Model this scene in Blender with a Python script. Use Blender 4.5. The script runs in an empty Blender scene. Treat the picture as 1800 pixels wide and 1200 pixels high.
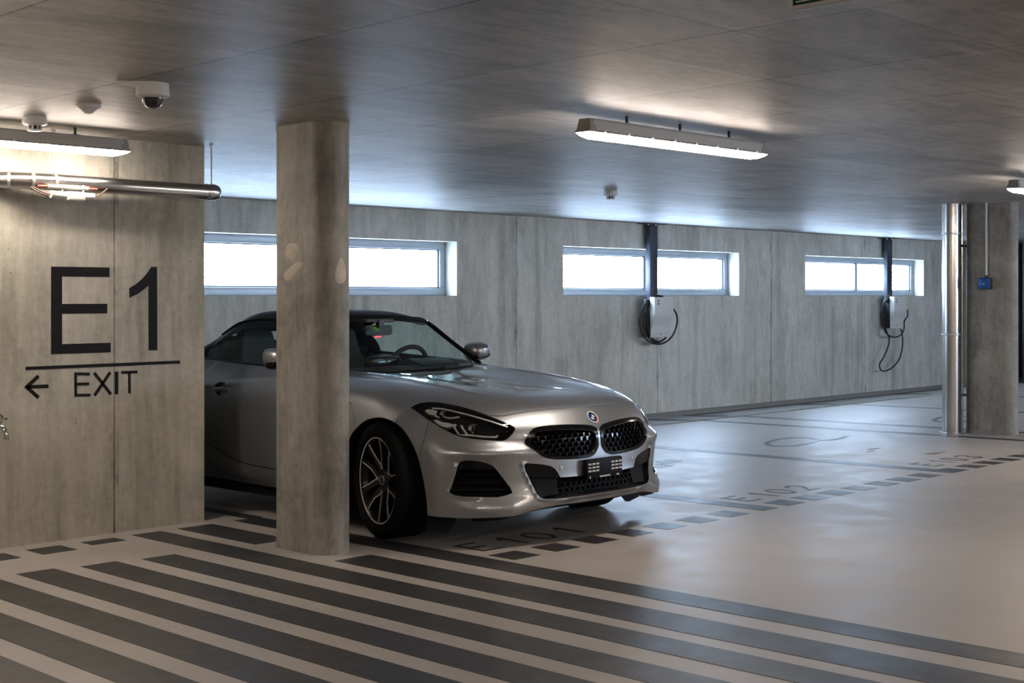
import bpy, bmesh, math, random
import numpy as np
from mathutils import Vector, Matrix
from mathutils.bvhtree import BVHTree
from mathutils.geometry import delaunay_2d_cdt
random.seed(7)
PI = math.pi
SC = bpy.context.scene
COL = SC.collection

# ------------------------------------------------------------------ camera, world, exposure
F_PX, EYE, HOR = 2340.0, 1.36, 520.0
cam_d = bpy.data.cameras.new('camera')
cam_d.sensor_width = 36.0
cam_d.lens = F_PX * 36.0 / 1800.0
cam_d.shift_y = -(600.0 - HOR) / 1800.0
cam_d.clip_start = 0.05
cam = bpy.data.objects.new('camera', cam_d)
cam.location = (0, 0, EYE)
cam.rotation_euler = (PI / 2, 0, -PI / 4)
COL.objects.link(cam)
SC.camera = cam
SC.view_settings.view_transform = 'Standard'
SC.view_settings.look = 'None'
SC.view_settings.gamma = 1.0
SC.view_settings.use_curve_mapping = False
SC.view_settings.exposure = 0.0
try:
    SC.cycles.use_denoising = True
    SC.cycles.max_bounces = 10
    SC.cycles.diffuse_bounces = 6
    SC.cycles.transparent_max_bounces = 24
    SC.cycles.sample_clamp_indirect = 6.0
    SC.cycles.caustics_reflective = False
    SC.cycles.caustics_refractive = False
except Exception:
    pass
SKY_STRENGTH = 40.0
LAMP_STRENGTH = 62.0
world = bpy.data.worlds.new('overcast_sky')
world.use_nodes = True
SC.world = world
bg = world.node_tree.nodes['Background']
bg.inputs['Color'].default_value = (0.68, 0.82, 1.0, 1)
bg.inputs['Strength'].default_value = SKY_STRENGTH

# ------------------------------------------------------------------ measuring helpers (photo pixel -> ray)
S2 = math.sqrt(2.0)
SLOPE, YREF = 0.015, 4.0
ZC = 2.296                                   # ceiling
YW = 10.98                                   # back wall face
YE = 7.27                                    # face of the wall with the E1 sign
KERB = 9.34


def fz(y):
    """floor height: the slab falls gently to the gutter along the back wall"""
    if y <= KERB:
        return -SLOPE * (y - YREF)
    z0 = -SLOPE * (KERB - YREF)
    return z0 + (y - KERB) / (YW - KERB) * (-0.166 - z0)


def ray(px, py):
    r = (px - 900.0) / F_PX
    return Vector(((r + 1) / S2, (1 - r) / S2, (HOR - py) / F_PX))


def on_y(px, py, y):
    d = ray(px, py)
    return Vector((0, 0, EYE)) + d * (y / d.y)


# ------------------------------------------------------------------ materials
MATS = {}


class NT:
    def __init__(self, name):
        self.m = bpy.data.materials.new(name)
        self.m.use_nodes = True
        self.t = self.m.node_tree
        self.n = self.t.nodes
        self.b = self.n['Principled BSDF']
        self.out = self.n['Material Output']

    def new(self, kind, **kw):
        nd = self.n.new(kind)
        for k, v in kw.items():
            setattr(nd, k, v)
        return nd

    def link(self, a, b):
        self.t.links.new(a, b)

    def coord(self, scale=(1, 1, 1), rot=(0, 0, 0)):
        tc = self.new('ShaderNodeTexCoord')
        mp = self.new('ShaderNodeMapping')
        mp.inputs['Scale'].default_value = scale
        mp.inputs['Rotation'].default_value = rot
        self.link(tc.outputs['Object'], mp.inputs['Vector'])
        return mp.outputs['Vector']

    def noise(self, vec, scale, detail=4.0, rough=0.55, dist=0.0):
        nd = self.new('ShaderNodeTexNoise')
        nd.inputs['Scale'].default_value = scale
        nd.inputs['Detail'].default_value = detail
        nd.inputs['Roughness'].default_value = rough
        nd.inputs['Distortion'].default_value = dist
        self.link(vec, nd.inputs['Vector'])
        return nd.outputs['Fac']

    def ramp(self, fac, stops):
        nd = self.new('ShaderNodeValToRGB')
        cr = nd.color_ramp
        while len(cr.elements) > 1:
            cr.elements.remove(cr.elements[-1])
        cr.elements[0].position = stops[0][0]
        cr.elements[0].color = (*stops[0][1], 1) if not isinstance(stops[0][1], (int, float)) else (stops[0][1],) * 3 + (1,)
        for p, c in stops[1:]:
            e = cr.elements.new(p)
            e.color = (*c, 1) if not isinstance(c, (int, float)) else (c, c, c, 1)
        self.link(fac, nd.inputs['Fac'])
        return nd.outputs['Color']

    def mix(self, a, b, fac, mode='MIX'):
        nd = self.new('ShaderNodeMix', data_type='RGBA', blend_type=mode)
        for sock, v in ((nd.inputs[0], fac), (nd.inputs[6], a), (nd.inputs[7], b)):
            if isinstance(v, (int, float)):
                sock.default_value = v
            elif isinstance(v, tuple):
                sock.default_value = (*v, 1)
            else:
                self.link(v, sock)
        return nd.outputs[2]

    def math(self, op, a, b=None, c=None):
        nd = self.new('ShaderNodeMath', operation=op)
        for i, v in enumerate((a, b, c)):
            if v is None:
                continue
            if isinstance(v, (int, float)):
                nd.inputs[i].default_value = v
            else:
                self.link(v, nd.inputs[i])
        return nd.outputs[0]

    def line(self, axis, period, offset, half):
        """1 on thin joint lines across the given object axis"""
        tc = self.new('ShaderNodeTexCoord')
        sp = self.new('ShaderNodeSeparateXYZ')
        self.link(tc.outputs['Object'], sp.inputs[0])
        x = self.math('SUBTRACT', sp.outputs[axis], offset)
        x = self.math('DIVIDE', x, period)
        x = self.math('ADD', x, 1000.5)
        x = self.math('FRACT', x)
        x = self.math('SUBTRACT', x, 0.5)
        x = self.math('ABSOLUTE', x)
        return self.math('LESS_THAN', x, half / period)

    def bump(self, h, strength, dist=0.01):
        nd = self.new('ShaderNodeBump')
        nd.inputs['Strength'].default_value = strength
        nd.inputs['Distance'].default_value = dist
        self.link(h, nd.inputs['Height'])
        self.link(nd.outputs['Normal'], self.b.inputs['Normal'])

    def set(self, **kw):
        for k, v in kw.items():
            s = self.b.inputs[k.replace('_', ' ')]
            if isinstance(v, tuple) and len(v) == 3:
                v = (*v, 1)
            s.default_value = v
        return self


def simple(name, col, rough=0.5, metal=0.0, coat=0.0, spec=0.5, emit=None, es=0.0):
    k = NT(name)
    k.set(Base_Color=col, Roughness=rough, Metallic=metal, Coat_Weight=coat, Coat_Roughness=0.04, Specular_IOR_Level=spec)
    # faint wear in the gloss so that nothing is perfectly even
    f = k.noise(k.coord(), 14.0, 3.0)
    r = k.new('ShaderNodeMapRange')
    r.inputs['To Min'].default_value = max(0.02, rough * 0.85)
    r.inputs['To Max'].default_value = min(1.0, rough * 1.15 + 0.01)
    k.link(f, r.inputs['Value'])
    k.link(r.outputs['Result'], k.b.inputs['Roughness'])
    if emit:
        k.set(Emission_Color=emit, Emission_Strength=es)
    MATS[name] = k.m
    return k.m


def concrete(name, dark, light, grain, lines=(), blotch=0.9, streak=0.4, rough=0.8, rng=(0.32, 0.68), spec=0.3, panel=None, stain=0.0):
    """cast concrete: clouds, faint streaks along the boards, pores, joint lines, tone of each formwork panel"""
    k = NT(name)
    v = k.coord()
    vs = k.coord(scale=grain)
    a = k.noise(v, blotch, 6.0, 0.62, 0.6)
    s = k.noise(vs, 1.6, 6.0, 0.68, 0.8)
    s2 = k.noise(v, 22.0, 4.0, 0.65)
    s3 = k.noise(vs, 6.0, 5.0, 0.7, 0.5)
    h = k.math('MULTIPLY_ADD', s, streak, k.math('MULTIPLY', a, 1 - streak))
    h = k.math('MULTIPLY_ADD', k.math('SUBTRACT', s3, 0.5), 0.30, h)
    h = k.math('MULTIPLY_ADD', k.math('SUBTRACT', s2, 0.5), 0.24, h)
    if panel:
        cells = []
        tc = k.new('ShaderNodeTexCoord')
        sp = k.new('ShaderNodeSeparateXYZ')
        k.link(tc.outputs['Object'], sp.inputs[0])
        cb = k.new('ShaderNodeCombineXYZ')
        for i, (ax, per, off) in enumerate(panel[0]):
            q = k.math('FLOOR', k.math('DIVIDE', k.math('SUBTRACT', sp.outputs[ax], off), per))
            k.link(q, cb.inputs[i])
        wn = k.new('ShaderNodeTexWhiteNoise')
        k.link(cb.outputs[0], wn.inputs['Vector'])
        h = k.math('MULTIPLY_ADD', k.math('SUBTRACT', wn.outputs['Value'], 0.5), panel[1], h)
    c = k.ramp(h, [(rng[0], dark), (rng[1], light)])
    if stain:
        w = k.noise(k.coord(scale=(3.0, 3.0, 0.25)), 1.0, 5.0, 0.65, 0.4)
        c = k.mix(c, k.mix(c, (0.50, 0.50, 0.46), 1.0, 'MULTIPLY'), k.ramp(w, [(0.52, 0.0), (0.72, stain)]))
    p = k.new('ShaderNodeTexVoronoi', feature='F1')
    p.inputs['Scale'].default_value = 16.0
    p.inputs['Randomness'].default_value = 1.0
    k.link(v, p.inputs['Vector'])
    sel = k.noise(v, 5.0, 2.0)
    pm = k.math('MULTIPLY', k.math('LESS_THAN', p.outputs['Distance'], 0.07), k.math('GREATER_THAN', sel, 0.56))
    c = k.mix(c, (0.03, 0.028, 0.025), k.math('MULTIPLY', pm, 0.7))
    hb = k.math('MULTIPLY_ADD', pm, -1.5, k.math('ADD', s2, s3))
    for ax, per, off, half, dk in lines:
        ln = k.line(ax, per, off, half)
        c = k.mix(c, (0.02, 0.02, 0.02), k.math('MULTIPLY', k.math('MULTIPLY', ln, dk), k.ramp(s, [(0.35, 1.0), (0.65, 0.35)])))
        if stain:
            wide = k.line(ax, per, off, half * 6)
            c = k.mix(c, (0.05, 0.052, 0.045), k.math('MULTIPLY', wide, k.ramp(k.noise(k.coord(scale=(4, 4, 1.2)), 2.0, 4.0, 0.7), [(0.52, 0.0), (0.68, 0.55)])))
        hb = k.math('MULTIPLY_ADD', ln, -1.0, hb)
    k.link(c, k.b.inputs['Base Color'])
    rr = k.new('ShaderNodeMapRange')
    rr.inputs['To Min'].default_value = rough * 0.8
    rr.inputs['To Max'].default_value = min(1.0, rough * 1.2)
    k.link(s3, rr.inputs['Value'])
    k.link(rr.outputs['Result'], k.b.inputs['Roughness'])
    k.set(Specular_IOR_Level=spec)
    k.bump(hb, 0.22, 0.006)
    MATS[name] = k.m
    return k.m


def floor_mat(name, col, col2, rough, bump=0.35, spec=0.5, dirt=0.35):
    k = NT(name)
    v = k.coord()
    big = k.noise(v, 0.55, 5.0, 0.6, 0.5)
    mid = k.noise(v, 3.5, 5.0, 0.65, 0.2)
    fine = k.noise(v, 170.0, 2.0, 0.6)
    f = k.math('MULTIPLY_ADD', mid, 0.4, k.math('MULTIPLY', big, 0.6))
    c = k.ramp(f, [(0.3, col2), (0.62, col)])
    d = k.noise(k.coord(scale=(1.6, 0.8, 1)), 1.1, 4.0, 0.55, 0.4)
    c = k.mix(c, k.mix(c, (0.62, 0.60, 0.57), 1.0, 'MULTIPLY'), k.ramp(d, [(0.50, 0.0), (0.85, dirt)]))
    k.link(c, k.b.inputs['Base Color'])
    r = k.new('ShaderNodeMapRange')
    r.inputs['From Min'].default_value = 0.35
    r.inputs['From Max'].default_value = 0.65
    r.inputs['To Min'].default_value = rough * 0.88
    r.inputs['To Max'].default_value = rough * 1.15
    k.link(mid, r.inputs['Value'])
    k.link(r.outputs['Result'], k.b.inputs['Roughness'])
    k.set(Specular_IOR_Level=spec)
    k.bump(fine, bump, 0.0015)
    MATS[name] = k.m
    return k.m


def glass_mat(name, tint, gloss=1.0, rough=0.0, dark=None):
    k = NT(name)
    k.n.remove(k.b)
    tr = k.new('ShaderNodeBsdfTransparent')
    tr.inputs['Color'].default_value = (*tint, 1)
    gl = k.new('ShaderNodeBsdfGlossy')
    gl.inputs['Roughness'].default_value = rough
    gl.inputs['Color'].default_value = (1, 1, 1, 1)
    fr = k.new('ShaderNodeFresnel')
    ge = k.new('ShaderNodeNewGeometry')                      # thin sheet: same reflectance from both sides
    k.link(k.math('MULTIPLY_ADD', ge.outputs['Backfacing'], 1 / 1.5 - 1.5, 1.5), fr.inputs['IOR'])
    mx = k.new('ShaderNodeMixShader')
    k.link(k.math('MULTIPLY', fr.outputs[0], gloss), mx.inputs[0])
    k.link(tr.outputs[0], mx.inputs[1])
    k.link(gl.outputs[0], mx.inputs[2])
    k.link(mx.outputs[0], k.out.inputs['Surface'])
    MATS[name] = k.m
    return k.m


def paint_mat(name, col):
    k = NT(name)
    f = k.noise(k.coord(), 900.0, 1.0)
    c = k.ramp(f, [(0.35, tuple(x * 0.86 for x in col)), (0.65, col)])
    k.link(c, k.b.inputs['Base Color'])
    k.set(Metallic=0.85, Roughness=0.36, Coat_Weight=1.0, Coat_Roughness=0.03)
    MATS[name] = k.m
    return k.m


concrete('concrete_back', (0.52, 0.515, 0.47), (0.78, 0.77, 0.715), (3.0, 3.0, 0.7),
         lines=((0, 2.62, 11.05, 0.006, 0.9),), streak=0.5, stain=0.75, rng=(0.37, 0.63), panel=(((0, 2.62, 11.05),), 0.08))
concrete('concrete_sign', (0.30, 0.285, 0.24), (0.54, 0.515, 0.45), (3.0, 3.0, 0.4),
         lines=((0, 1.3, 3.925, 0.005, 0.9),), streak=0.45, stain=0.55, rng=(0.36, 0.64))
concrete('concrete_ceiling', (0.235, 0.228, 0.222), (0.52, 0.505, 0.495), (0.8, 3.2, 3.2),
         lines=((0, 0.97, 4.85, 0.006, 0.95), (1, 0.52, 2.77, 0.004, 0.7)), streak=0.5, rng=(0.37, 0.65), rough=0.5, spec=0.5,
         panel=(((0, 0.97, 4.85), (1, 0.52, 2.77)), 0.13))
concrete('concrete_column', (0.13, 0.122, 0.11), (0.345, 0.325, 0.292), (5.0, 5.0, 0.8), blotch=1.8, streak=0.35, rough=0.6, spec=0.4, stain=0.6, rng=(0.34, 0.66))
concrete('concrete_pale', (0.20, 0.19, 0.17), (0.42, 0.41, 0.38), (4, 4, 1.0), rough=0.85)
concrete('filler', (0.36, 0.32, 0.27), (0.58, 0.53, 0.46), (3, 3, 2.0), rough=0.9)
floor_mat('floor_coating', (0.37, 0.34, 0.315), (0.29, 0.265, 0.245), 0.42, 0.05, 0.55)
floor_mat('floor_gutter', (0.36, 0.355, 0.345), (0.28, 0.275, 0.265), 0.8, 0.05, 0.3)
floor_mat('floor_paint', (0.030, 0.029, 0.030), (0.021, 0.020, 0.022), 0.42, 0.05, 0.5, 0.2)
simple('wall_vinyl', (0.011, 0.010, 0.011), 0.6, spec=0.15)
simple('window_metal', (0.42, 0.47, 0.54), 0.4, 0.2)
simple('gasket', (0.03, 0.03, 0.035), 0.6)
simple('slat_white', (0.80, 0.82, 0.85), 0.6)
simple('reveal_white', (0.78, 0.79, 0.80), 0.8)
simple('steel_dark', (0.055, 0.062, 0.085), 0.42, 0.35)
simple('zinc', (0.55, 0.56, 0.57), 0.35, 0.9)
simple('stainless', (0.63, 0.61, 0.59), 0.22, 1.0)
simple('plastic_white', (0.72, 0.72, 0.71), 0.42)
simple('plastic_grey', (0.42, 0.41, 0.39), 0.5)
simple('plastic_black', (0.016, 0.017, 0.02), 0.45)
simple('cable_black', (0.012, 0.012, 0.014), 0.55)
simple('cable_brown', (0.10, 0.055, 0.04), 0.5)
simple('cable_red', (0.50, 0.09, 0.06), 0.5)
simple('chrome', (0.78, 0.77, 0.75), 0.12, 1.0)
simple('blue_plastic', (0.010, 0.085, 0.33), 0.4)
simple('sign_green', (0.0, 0.035, 0.022), 0.25)
simple('sign_white', (0.75, 0.80, 0.76), 0.4)
simple('gate_dark', (0.035, 0.028, 0.026), 0.5)
simple('lamp_housing', (0.50, 0.50, 0.50), 0.45)
simple('lamp_cap', (0.36, 0.33, 0.29), 0.5)
simple('lamp_lens', (0.9, 0.85, 0.8), 0.4, emit=(1.0, 0.86, 0.73), es=LAMP_STRENGTH)
simple('black_gloss', (0.004, 0.004, 0.005), 0.12, 0.0, 0.0, spec=0.25)
simple('black_satin', (0.005, 0.005, 0.006), 0.5, spec=0.12)
simple('black_matte', (0.006, 0.006, 0.007), 0.85, spec=0.15)
simple('rubber', (0.0045, 0.0045, 0.005), 0.75, spec=0.12)
simple('rim_black', (0.005, 0.005, 0.006), 0.25, spec=0.3)
simple('rim_silver', (0.78, 0.77, 0.76), 0.35, 0.5)
simple('soft_top', (0.010, 0.011, 0.016), 0.85, spec=0.25)
simple('leather', (0.012, 0.012, 0.014), 0.6)
simple('trim_silver', (0.55, 0.55, 0.56), 0.22, 1.0)
simple('reflector_silver', (0.62, 0.60, 0.58), 0.3, 0.5)
simple('emblem_blue', (0.01, 0.06, 0.24), 0.2)
simple('emblem_white', (0.75, 0.75, 0.76), 0.2)
simple('emblem_red', (0.30, 0.015, 0.03), 0.25)
simple('plate_black', (0.006, 0.006, 0.008), 0.5, spec=0.12)
simple('plate_white', (0.62, 0.62, 0.62), 0.5)
simple('sticker_green', (0.16, 0.30, 0.05), 0.5)
simple('sticker_yellow', (0.45, 0.36, 0.03), 0.5)
simple('led_red', (0.5, 0.02, 0.02), 0.4, emit=(1.0, 0.06, 0.09), es=2.2)
simple('tail_red', (0.20, 0.008, 0.01), 0.12, 0.0, 0.8)
simple('disc_steel', (0.22, 0.21, 0.20), 0.4, 0.8)
simple('rust', (0.22, 0.16, 0.10), 0.7)
glass_mat('window_glass', (0.90, 0.95, 1.0), 0.8)
glass_mat('windscreen_glass', (0.80, 0.92, 0.89), 0.9)
glass_mat('side_glass', (0.82, 0.93, 0.91), 0.9)
glass_mat('lens_glass', (0.90, 0.90, 0.90), 0.9)
glass_mat('dome_clear', (0.75, 0.75, 0.77), 1.0)
paint_mat('car_paint', (0.37, 0.38, 0.40))


def M(n):
    return MATS[n]


# ------------------------------------------------------------------ mesh helpers
def link(name, me, mat=None, parent=None):
    o = bpy.data.objects.new(name, me)
    COL.objects.link(o)
    if mat is not None:
        me.materials.append(M(mat) if isinstance(mat, str) else mat)
    if parent is not None:
        o.parent = parent
    return o


class MB:
    """collects shapes in one bmesh, then links them as one mesh object"""

    def __init__(self):
        self.b = bmesh.new()

    def box(self, x0, x1, y0, y1, z0, z1, bevel=0.0, seg=2):
        vs = [self.b.verts.new((x, y, z)) for x in (x0, x1) for y in (y0, y1) for z in (z0, z1)]
        q = [(0, 1, 3, 2), (4, 6, 7, 5), (0, 4, 5, 1), (2, 3, 7, 6), (0, 2, 6, 4), (1, 5, 7, 3)]
        fs = [self.b.faces.new([vs[i] for i in f]) for f in q]
        if bevel > 0:
            es = list({e for f in fs for e in f.edges})
            bmesh.ops.bevel(self.b, geom=es, offset=bevel, segments=seg, affect='EDGES', profile=0.5)
        return self

    def rings(self, rings, closed_u=True, cap0=True, cap1=True):
        vr = [[self.b.verts.new(p) for p in r] for r in rings]
        n = len(vr[0])
        for i in range(len(vr) - 1):
            for j in range(n if closed_u else n - 1):
                k = (j + 1) % n
                try:
                    self.b.faces.new((vr[i][j], vr[i][k], vr[i + 1][k], vr[i + 1][j]))
                except ValueError:
                    pass
        if closed_u and cap0:
            self.b.faces.new(list(reversed(vr[0])))
        if closed_u and cap1:
            self.b.faces.new(vr[-1])
        return self

    def lathe(self, prof, origin=(0, 0, 0), axis='z', seg=32, a0=0.0, a1=2 * PI, cap=True):
        """prof: list of (radius, height)"""
        full = abs(a1 - a0 - 2 * PI) < 1e-6
        n = seg if full else seg + 1
        rings = []
        ox, oy, oz = origin
        for r, h in prof:
            rg = []
            for i in range(n):
                t = a0 + (a1 - a0) * i / seg
                c, s = r * math.cos(t), r * math.sin(t)
                if axis == 'z':
                    rg.append((ox + c, oy + s, oz + h))
                elif axis == 'x':
                    rg.append((ox + h, oy + c, oz + s))
                else:
                    rg.append((ox + c, oy + h, oz + s))
            rings.append(rg)
        return self.rings(rings, closed_u=full, cap0=cap, cap1=cap)

    def tube(self, pts, r, seg=10, cap=True):
        pts = [Vector(p) for p in pts]
        rings = []
        up = Vector((0, 0, 1))
        prev = None
        for i, p in enumerate(pts):
            d = (pts[min(i + 1, len(pts) - 1)] - pts[max(i - 1, 0)]).normalized()
            if prev is None:
                a = d.cross(up)
                if a.length < 1e-3:
                    a = d.cross(Vector((1, 0, 0)))
            else:
                a = prev - d * prev.dot(d)
            a.normalize()
            prev = a
            b = d.cross(a)
            rr = r[i] if isinstance(r, (list, tuple)) else r
            rings.append([p + (a * math.cos(2 * PI * k / seg) + b * math.sin(2 * PI * k / seg)) * rr for k in range(seg)])
        return self.rings(rings, True, cap, cap)

    def prism(self, pts, vec):
        """polygon (list of 3D points) extruded along vec"""
        vec = Vector(vec)
        a = [self.b.verts.new(p) for p in pts]
        b = [self.b.verts.new(Vector(p) + vec) for p in pts]
        self.b.faces.new(a)
        self.b.faces.new(list(reversed(b)))
        n = len(a)
        for i in range(n):
            self.b.faces.new((a[i], b[i], b[(i + 1) % n], a[(i + 1) % n]))
        return self

    def quad(self, *p):
        self.b.faces.new([self.b.verts.new(q) for q in p])
        return self

    def done(self, name, mat, parent=None, smooth=35.0, loc=None):
        bmesh.ops.recalc_face_normals(self.b, faces=self.b.faces[:])
        me = bpy.data.meshes.new(name)
        self.b.to_mesh(me)
        self.b.free()
        if smooth:
            me.shade_smooth()
            me.set_sharp_from_angle(angle=math.radians(smooth))
        o = link(name, me, mat, parent)
        if loc is not None:
            o.location = loc
        return o


def empty(name, loc, label=None, cat=None, group=None, rz=0.0):
    o = bpy.data.objects.new(name, None)
    o.empty_display_size = 0.1
    COL.objects.link(o)
    o.location = loc
    o.rotation_euler = (0, 0, rz)
    return tag(o, label, cat, group)


def tag(o, label=None, cat=None, group=None, kind=None):
    for k, v in (('label', label), ('category', cat), ('group', group), ('kind', kind)):
        if v:
            o[k] = v
    return o


def copy_tree(o, parent=None):
    c = o.copy()
    COL.objects.link(c)
    if parent is not None:
        c.parent = parent
    for ch in [x for x in list(COL.objects) if x.parent == o]:
        copy_tree(ch, c)
    return c


def spline(pts, n, closed=False):
    """Catmull-Rom through points, n samples per span"""
    P = [Vector(p) for p in pts]
    out = []
    m = len(P)
    for i in range(m if closed else m - 1):
        p0 = P[(i - 1) % m] if closed or i > 0 else P[0] * 2 - P[1]
        p1, p2 = P[i], P[(i + 1) % m]
        p3 = P[(i + 2) % m] if closed or i + 2 < m else P[-1] * 2 - P[-2]
        for k in range(n):
            t = k / n
            out.append(0.5 * ((2 * p1) + (p2 - p0) * t + (2 * p0 - 5 * p1 + 4 * p2 - p3) * t * t + (3 * p1 - p0 - 3 * p2 + p3) * t ** 3))
    if not closed:
        out.append(P[-1])
    return out

# ------------------------------------------------------------------ setting
def structure(o):
    o['kind'] = 'structure'
    return o


X0, X1, YB = -4.5, 27.0, -3.6
# floor slab: the coated part up to the kerb, then the gutter strip along the back wall
mb = MB()
mb.prism([(X0, YB, fz(YB)), (X1, YB, fz(YB)), (X1, KERB, fz(KERB)), (X0, KERB, fz(KERB))], (0, 0, -0.25))
FLOOR = structure(mb.done('floor', 'floor_coating', smooth=None))
mb = MB()
mb.prism([(4.54, KERB + 0.001, fz(KERB) - 0.004), (X1, KERB + 0.001, fz(KERB) - 0.004), (X1, YW + 0.01, -0.1705), (4.54, YW + 0.01, -0.1705)], (0, 0, -0.2))
GUT = structure(mb.done('trim_1', 'floor_gutter', smooth=None))
mb = MB()
mb.box(4.6, X1, KERB - 0.02, KERB + 0.05, fz(KERB) - 0.03, fz(KERB) + 0.012, 0.006)
structure(mb.done('trim_2', 'concrete_pale'))
mb = MB()
mb.box(X0, X1, YB, YW + 0.35, ZC, ZC + 0.3)
CEIL = structure(mb.done('ceiling', 'concrete_ceiling', smooth=None))

WINS = [(6.5, 10.106), (11.86, 15.494), (17.19, 20.81)]
SILL, HEAD = 1.363, 1.967
mb = MB()
xs = [4.54] + [x for w in WINS for x in w] + [X1]
mb.box(4.54, X1, YW, YW + 0.35, -0.45, SILL)
mb.box(4.54, X1, YW, YW + 0.35, HEAD, ZC)
for i in range(0, len(xs), 2):
    mb.box(xs[i], xs[i + 1], YW, YW + 0.35, SILL, HEAD)
structure(mb.done('wall_back', 'concrete_back', smooth=None))
mb = MB()
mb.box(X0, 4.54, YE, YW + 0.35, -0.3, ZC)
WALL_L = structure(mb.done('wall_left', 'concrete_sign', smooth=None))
mb = MB()
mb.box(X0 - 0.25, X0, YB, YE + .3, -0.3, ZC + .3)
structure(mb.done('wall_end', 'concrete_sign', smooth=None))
# strip windows added to the unseen wall behind the camera, to bring in daylight
ADDED_WINS = [(12.6, 16.2), (17.9, 21.5)]
mb = MB()
mb.box(X0, X1, YB - 0.25, YB, -0.3, 1.2)
mb.box(X0, X1, YB - 0.25, YB, 1.967, ZC + .3)
for xa, xb in ((X0, ADDED_WINS[0][0]), (ADDED_WINS[0][1], ADDED_WINS[1][0]), (ADDED_WINS[1][1], X1)):
    mb.box(xa, xb, YB - 0.25, YB, 1.2, 1.967)
structure(mb.done('wall_front', 'concrete_sign', smooth=None))
mb = MB()
mb.box(X1, X1 + 0.25, YB, YW + .35, -0.5, ZC + .3)
structure(mb.done('wall_right', 'gate_dark', smooth=None))
# dark sectional gate that closes the far end of the aisle, with its boards
mb = MB()
mb.box(21.86, 21.95, YB, 9.74, -0.12, ZC, 0.0)
GATE = structure(mb.done('door_1', 'gate_dark', smooth=None))
for k in range(5):
    mb = MB()
    mb.box(21.82, 21.86, -3.4, 9.70, -0.02 + k * 0.42, 0.385 + k * 0.42, 0.008)
    mb.done('gate_panel', 'gate_dark', GATE)

# windows: recessed metal frames with two lights each, a louvre blind outside
for n, (xa, xb) in enumerate(WINS):
    ya, yb = YW + 0.19, YW + 0.26
    mid = (xa + xb) / 2
    mb = MB()
    fw = 0.085
    mb.box(xa, xb, ya, yb, HEAD - fw, HEAD, 0.006)
    mb.box(xa, xb, ya, yb, SILL, SILL + fw, 0.006)
    mb.box(xa, xa + fw, ya, yb, SILL + fw, HEAD - fw, 0.006)
    mb.box(xb - fw, xb, ya, yb, SILL + fw, HEAD - fw, 0.006)
    w = structure(mb.done('window_%d' % (n + 1), 'window_metal'))
    mb = MB()
    mb.box(mid - 0.014, mid + 0.014, ya + 0.018, yb, SILL + fw, HEAD - fw, 0.004)
    mb.done('mullion', 'window_metal', w)
    for (pa, pb) in ((xa + fw, mid - 0.014), (mid + 0.014, xb - fw)):
        mb = MB()
        mb.box(pa, pb, ya + 0.035, ya + 0.041, SILL + fw, HEAD - fw)
        mb.done('pane', 'window_glass', w, smooth=None)
        mb = MB()
        for zz in (SILL + fw, HEAD - fw - 0.012):
            mb.box(pa, pb, ya + 0.02, ya + 0.034, zz, zz + 0.012)
        for xx in (pa, pb - 0.014):
            mb.box(xx, xx + 0.014, ya + 0.02, ya + 0.034, SILL + fw, HEAD - fw)
        mb.done('gasket', 'gasket', w, smooth=None)
    first = None
    for k in range(9):
        if first is None:
            mb = MB()
            mb.prism([(xa - 0.2, 0, -0.012), (xa - 0.2, 0.05, 0.012), (xa - 0.2, 0.052, 0.009), (xa - 0.2, 0.002, -0.015)], (xb - xa + 0.4, 0, 0))
            first = mb.done('slat', 'slat_white', w, smooth=None)
            s = first
        else:
            s = first.copy()
            COL.objects.link(s)
        s.location = (0, YW + 0.55, SILL + 0.04 + k * 0.072)

for n, (xa, xb) in enumerate(ADDED_WINS):
    mb = MB()
    mb.rings([[(xa, YB - .12, 1.2), (xb, YB - .12, 1.2), (xb, YB - .12, 1.967), (xa, YB - .12, 1.967)], [(xa, YB - .18, 1.2), (xb, YB - .18, 1.2), (xb, YB - .18, 1.967), (xa, YB - .18, 1.967)],
              [(xa + .08, YB - .18, 1.28), (xb - .08, YB - .18, 1.28), (xb - .08, YB - .18, 1.887), (xa + .08, YB - .18, 1.887)], [(xa + .08, YB - .12, 1.28), (xb - .08, YB - .12, 1.28), (xb - .08, YB - .12, 1.887), (xa + .08, YB - .12, 1.887)]], cap0=False, cap1=False)
    w = structure(mb.done('window_%d' % (n + 4), 'window_metal', smooth=None))  # unseen window, added as a daylight source
    mb = MB()
    mb.box(xa + .08, xb - .08, YB - .155, YB - .15, 1.28, 1.887)
    mb.done('pane', 'window_glass', w, smooth=None)
    ld = bpy.data.lights.new('window_portal', 'AREA')
    ld.shape = 'RECTANGLE'
    ld.size, ld.size_y = xb - xa, 0.767
    ld.cycles.is_portal = True
    lo = bpy.data.objects.new('window_portal', ld)
    lo.location = ((xa + xb) / 2, YB - 0.24, 1.583)
    lo.rotation_euler = (PI / 2, 0, 0)
    COL.objects.link(lo)

# light portals in the window openings (they only guide sampling of the sky)
for n, (xa, xb) in enumerate(WINS):
    ld = bpy.data.lights.new('window_portal', 'AREA')
    ld.shape = 'RECTANGLE'
    ld.size, ld.size_y = xb - xa, HEAD - SILL
    ld.cycles.is_portal = True
    lo = bpy.data.objects.new('window_portal', ld)
    lo.location = ((xa + xb) / 2, YW + 0.34, (SILL + HEAD) / 2)
    lo.rotation_euler = (-PI / 2, 0, 0)
    COL.objects.link(lo)


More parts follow.
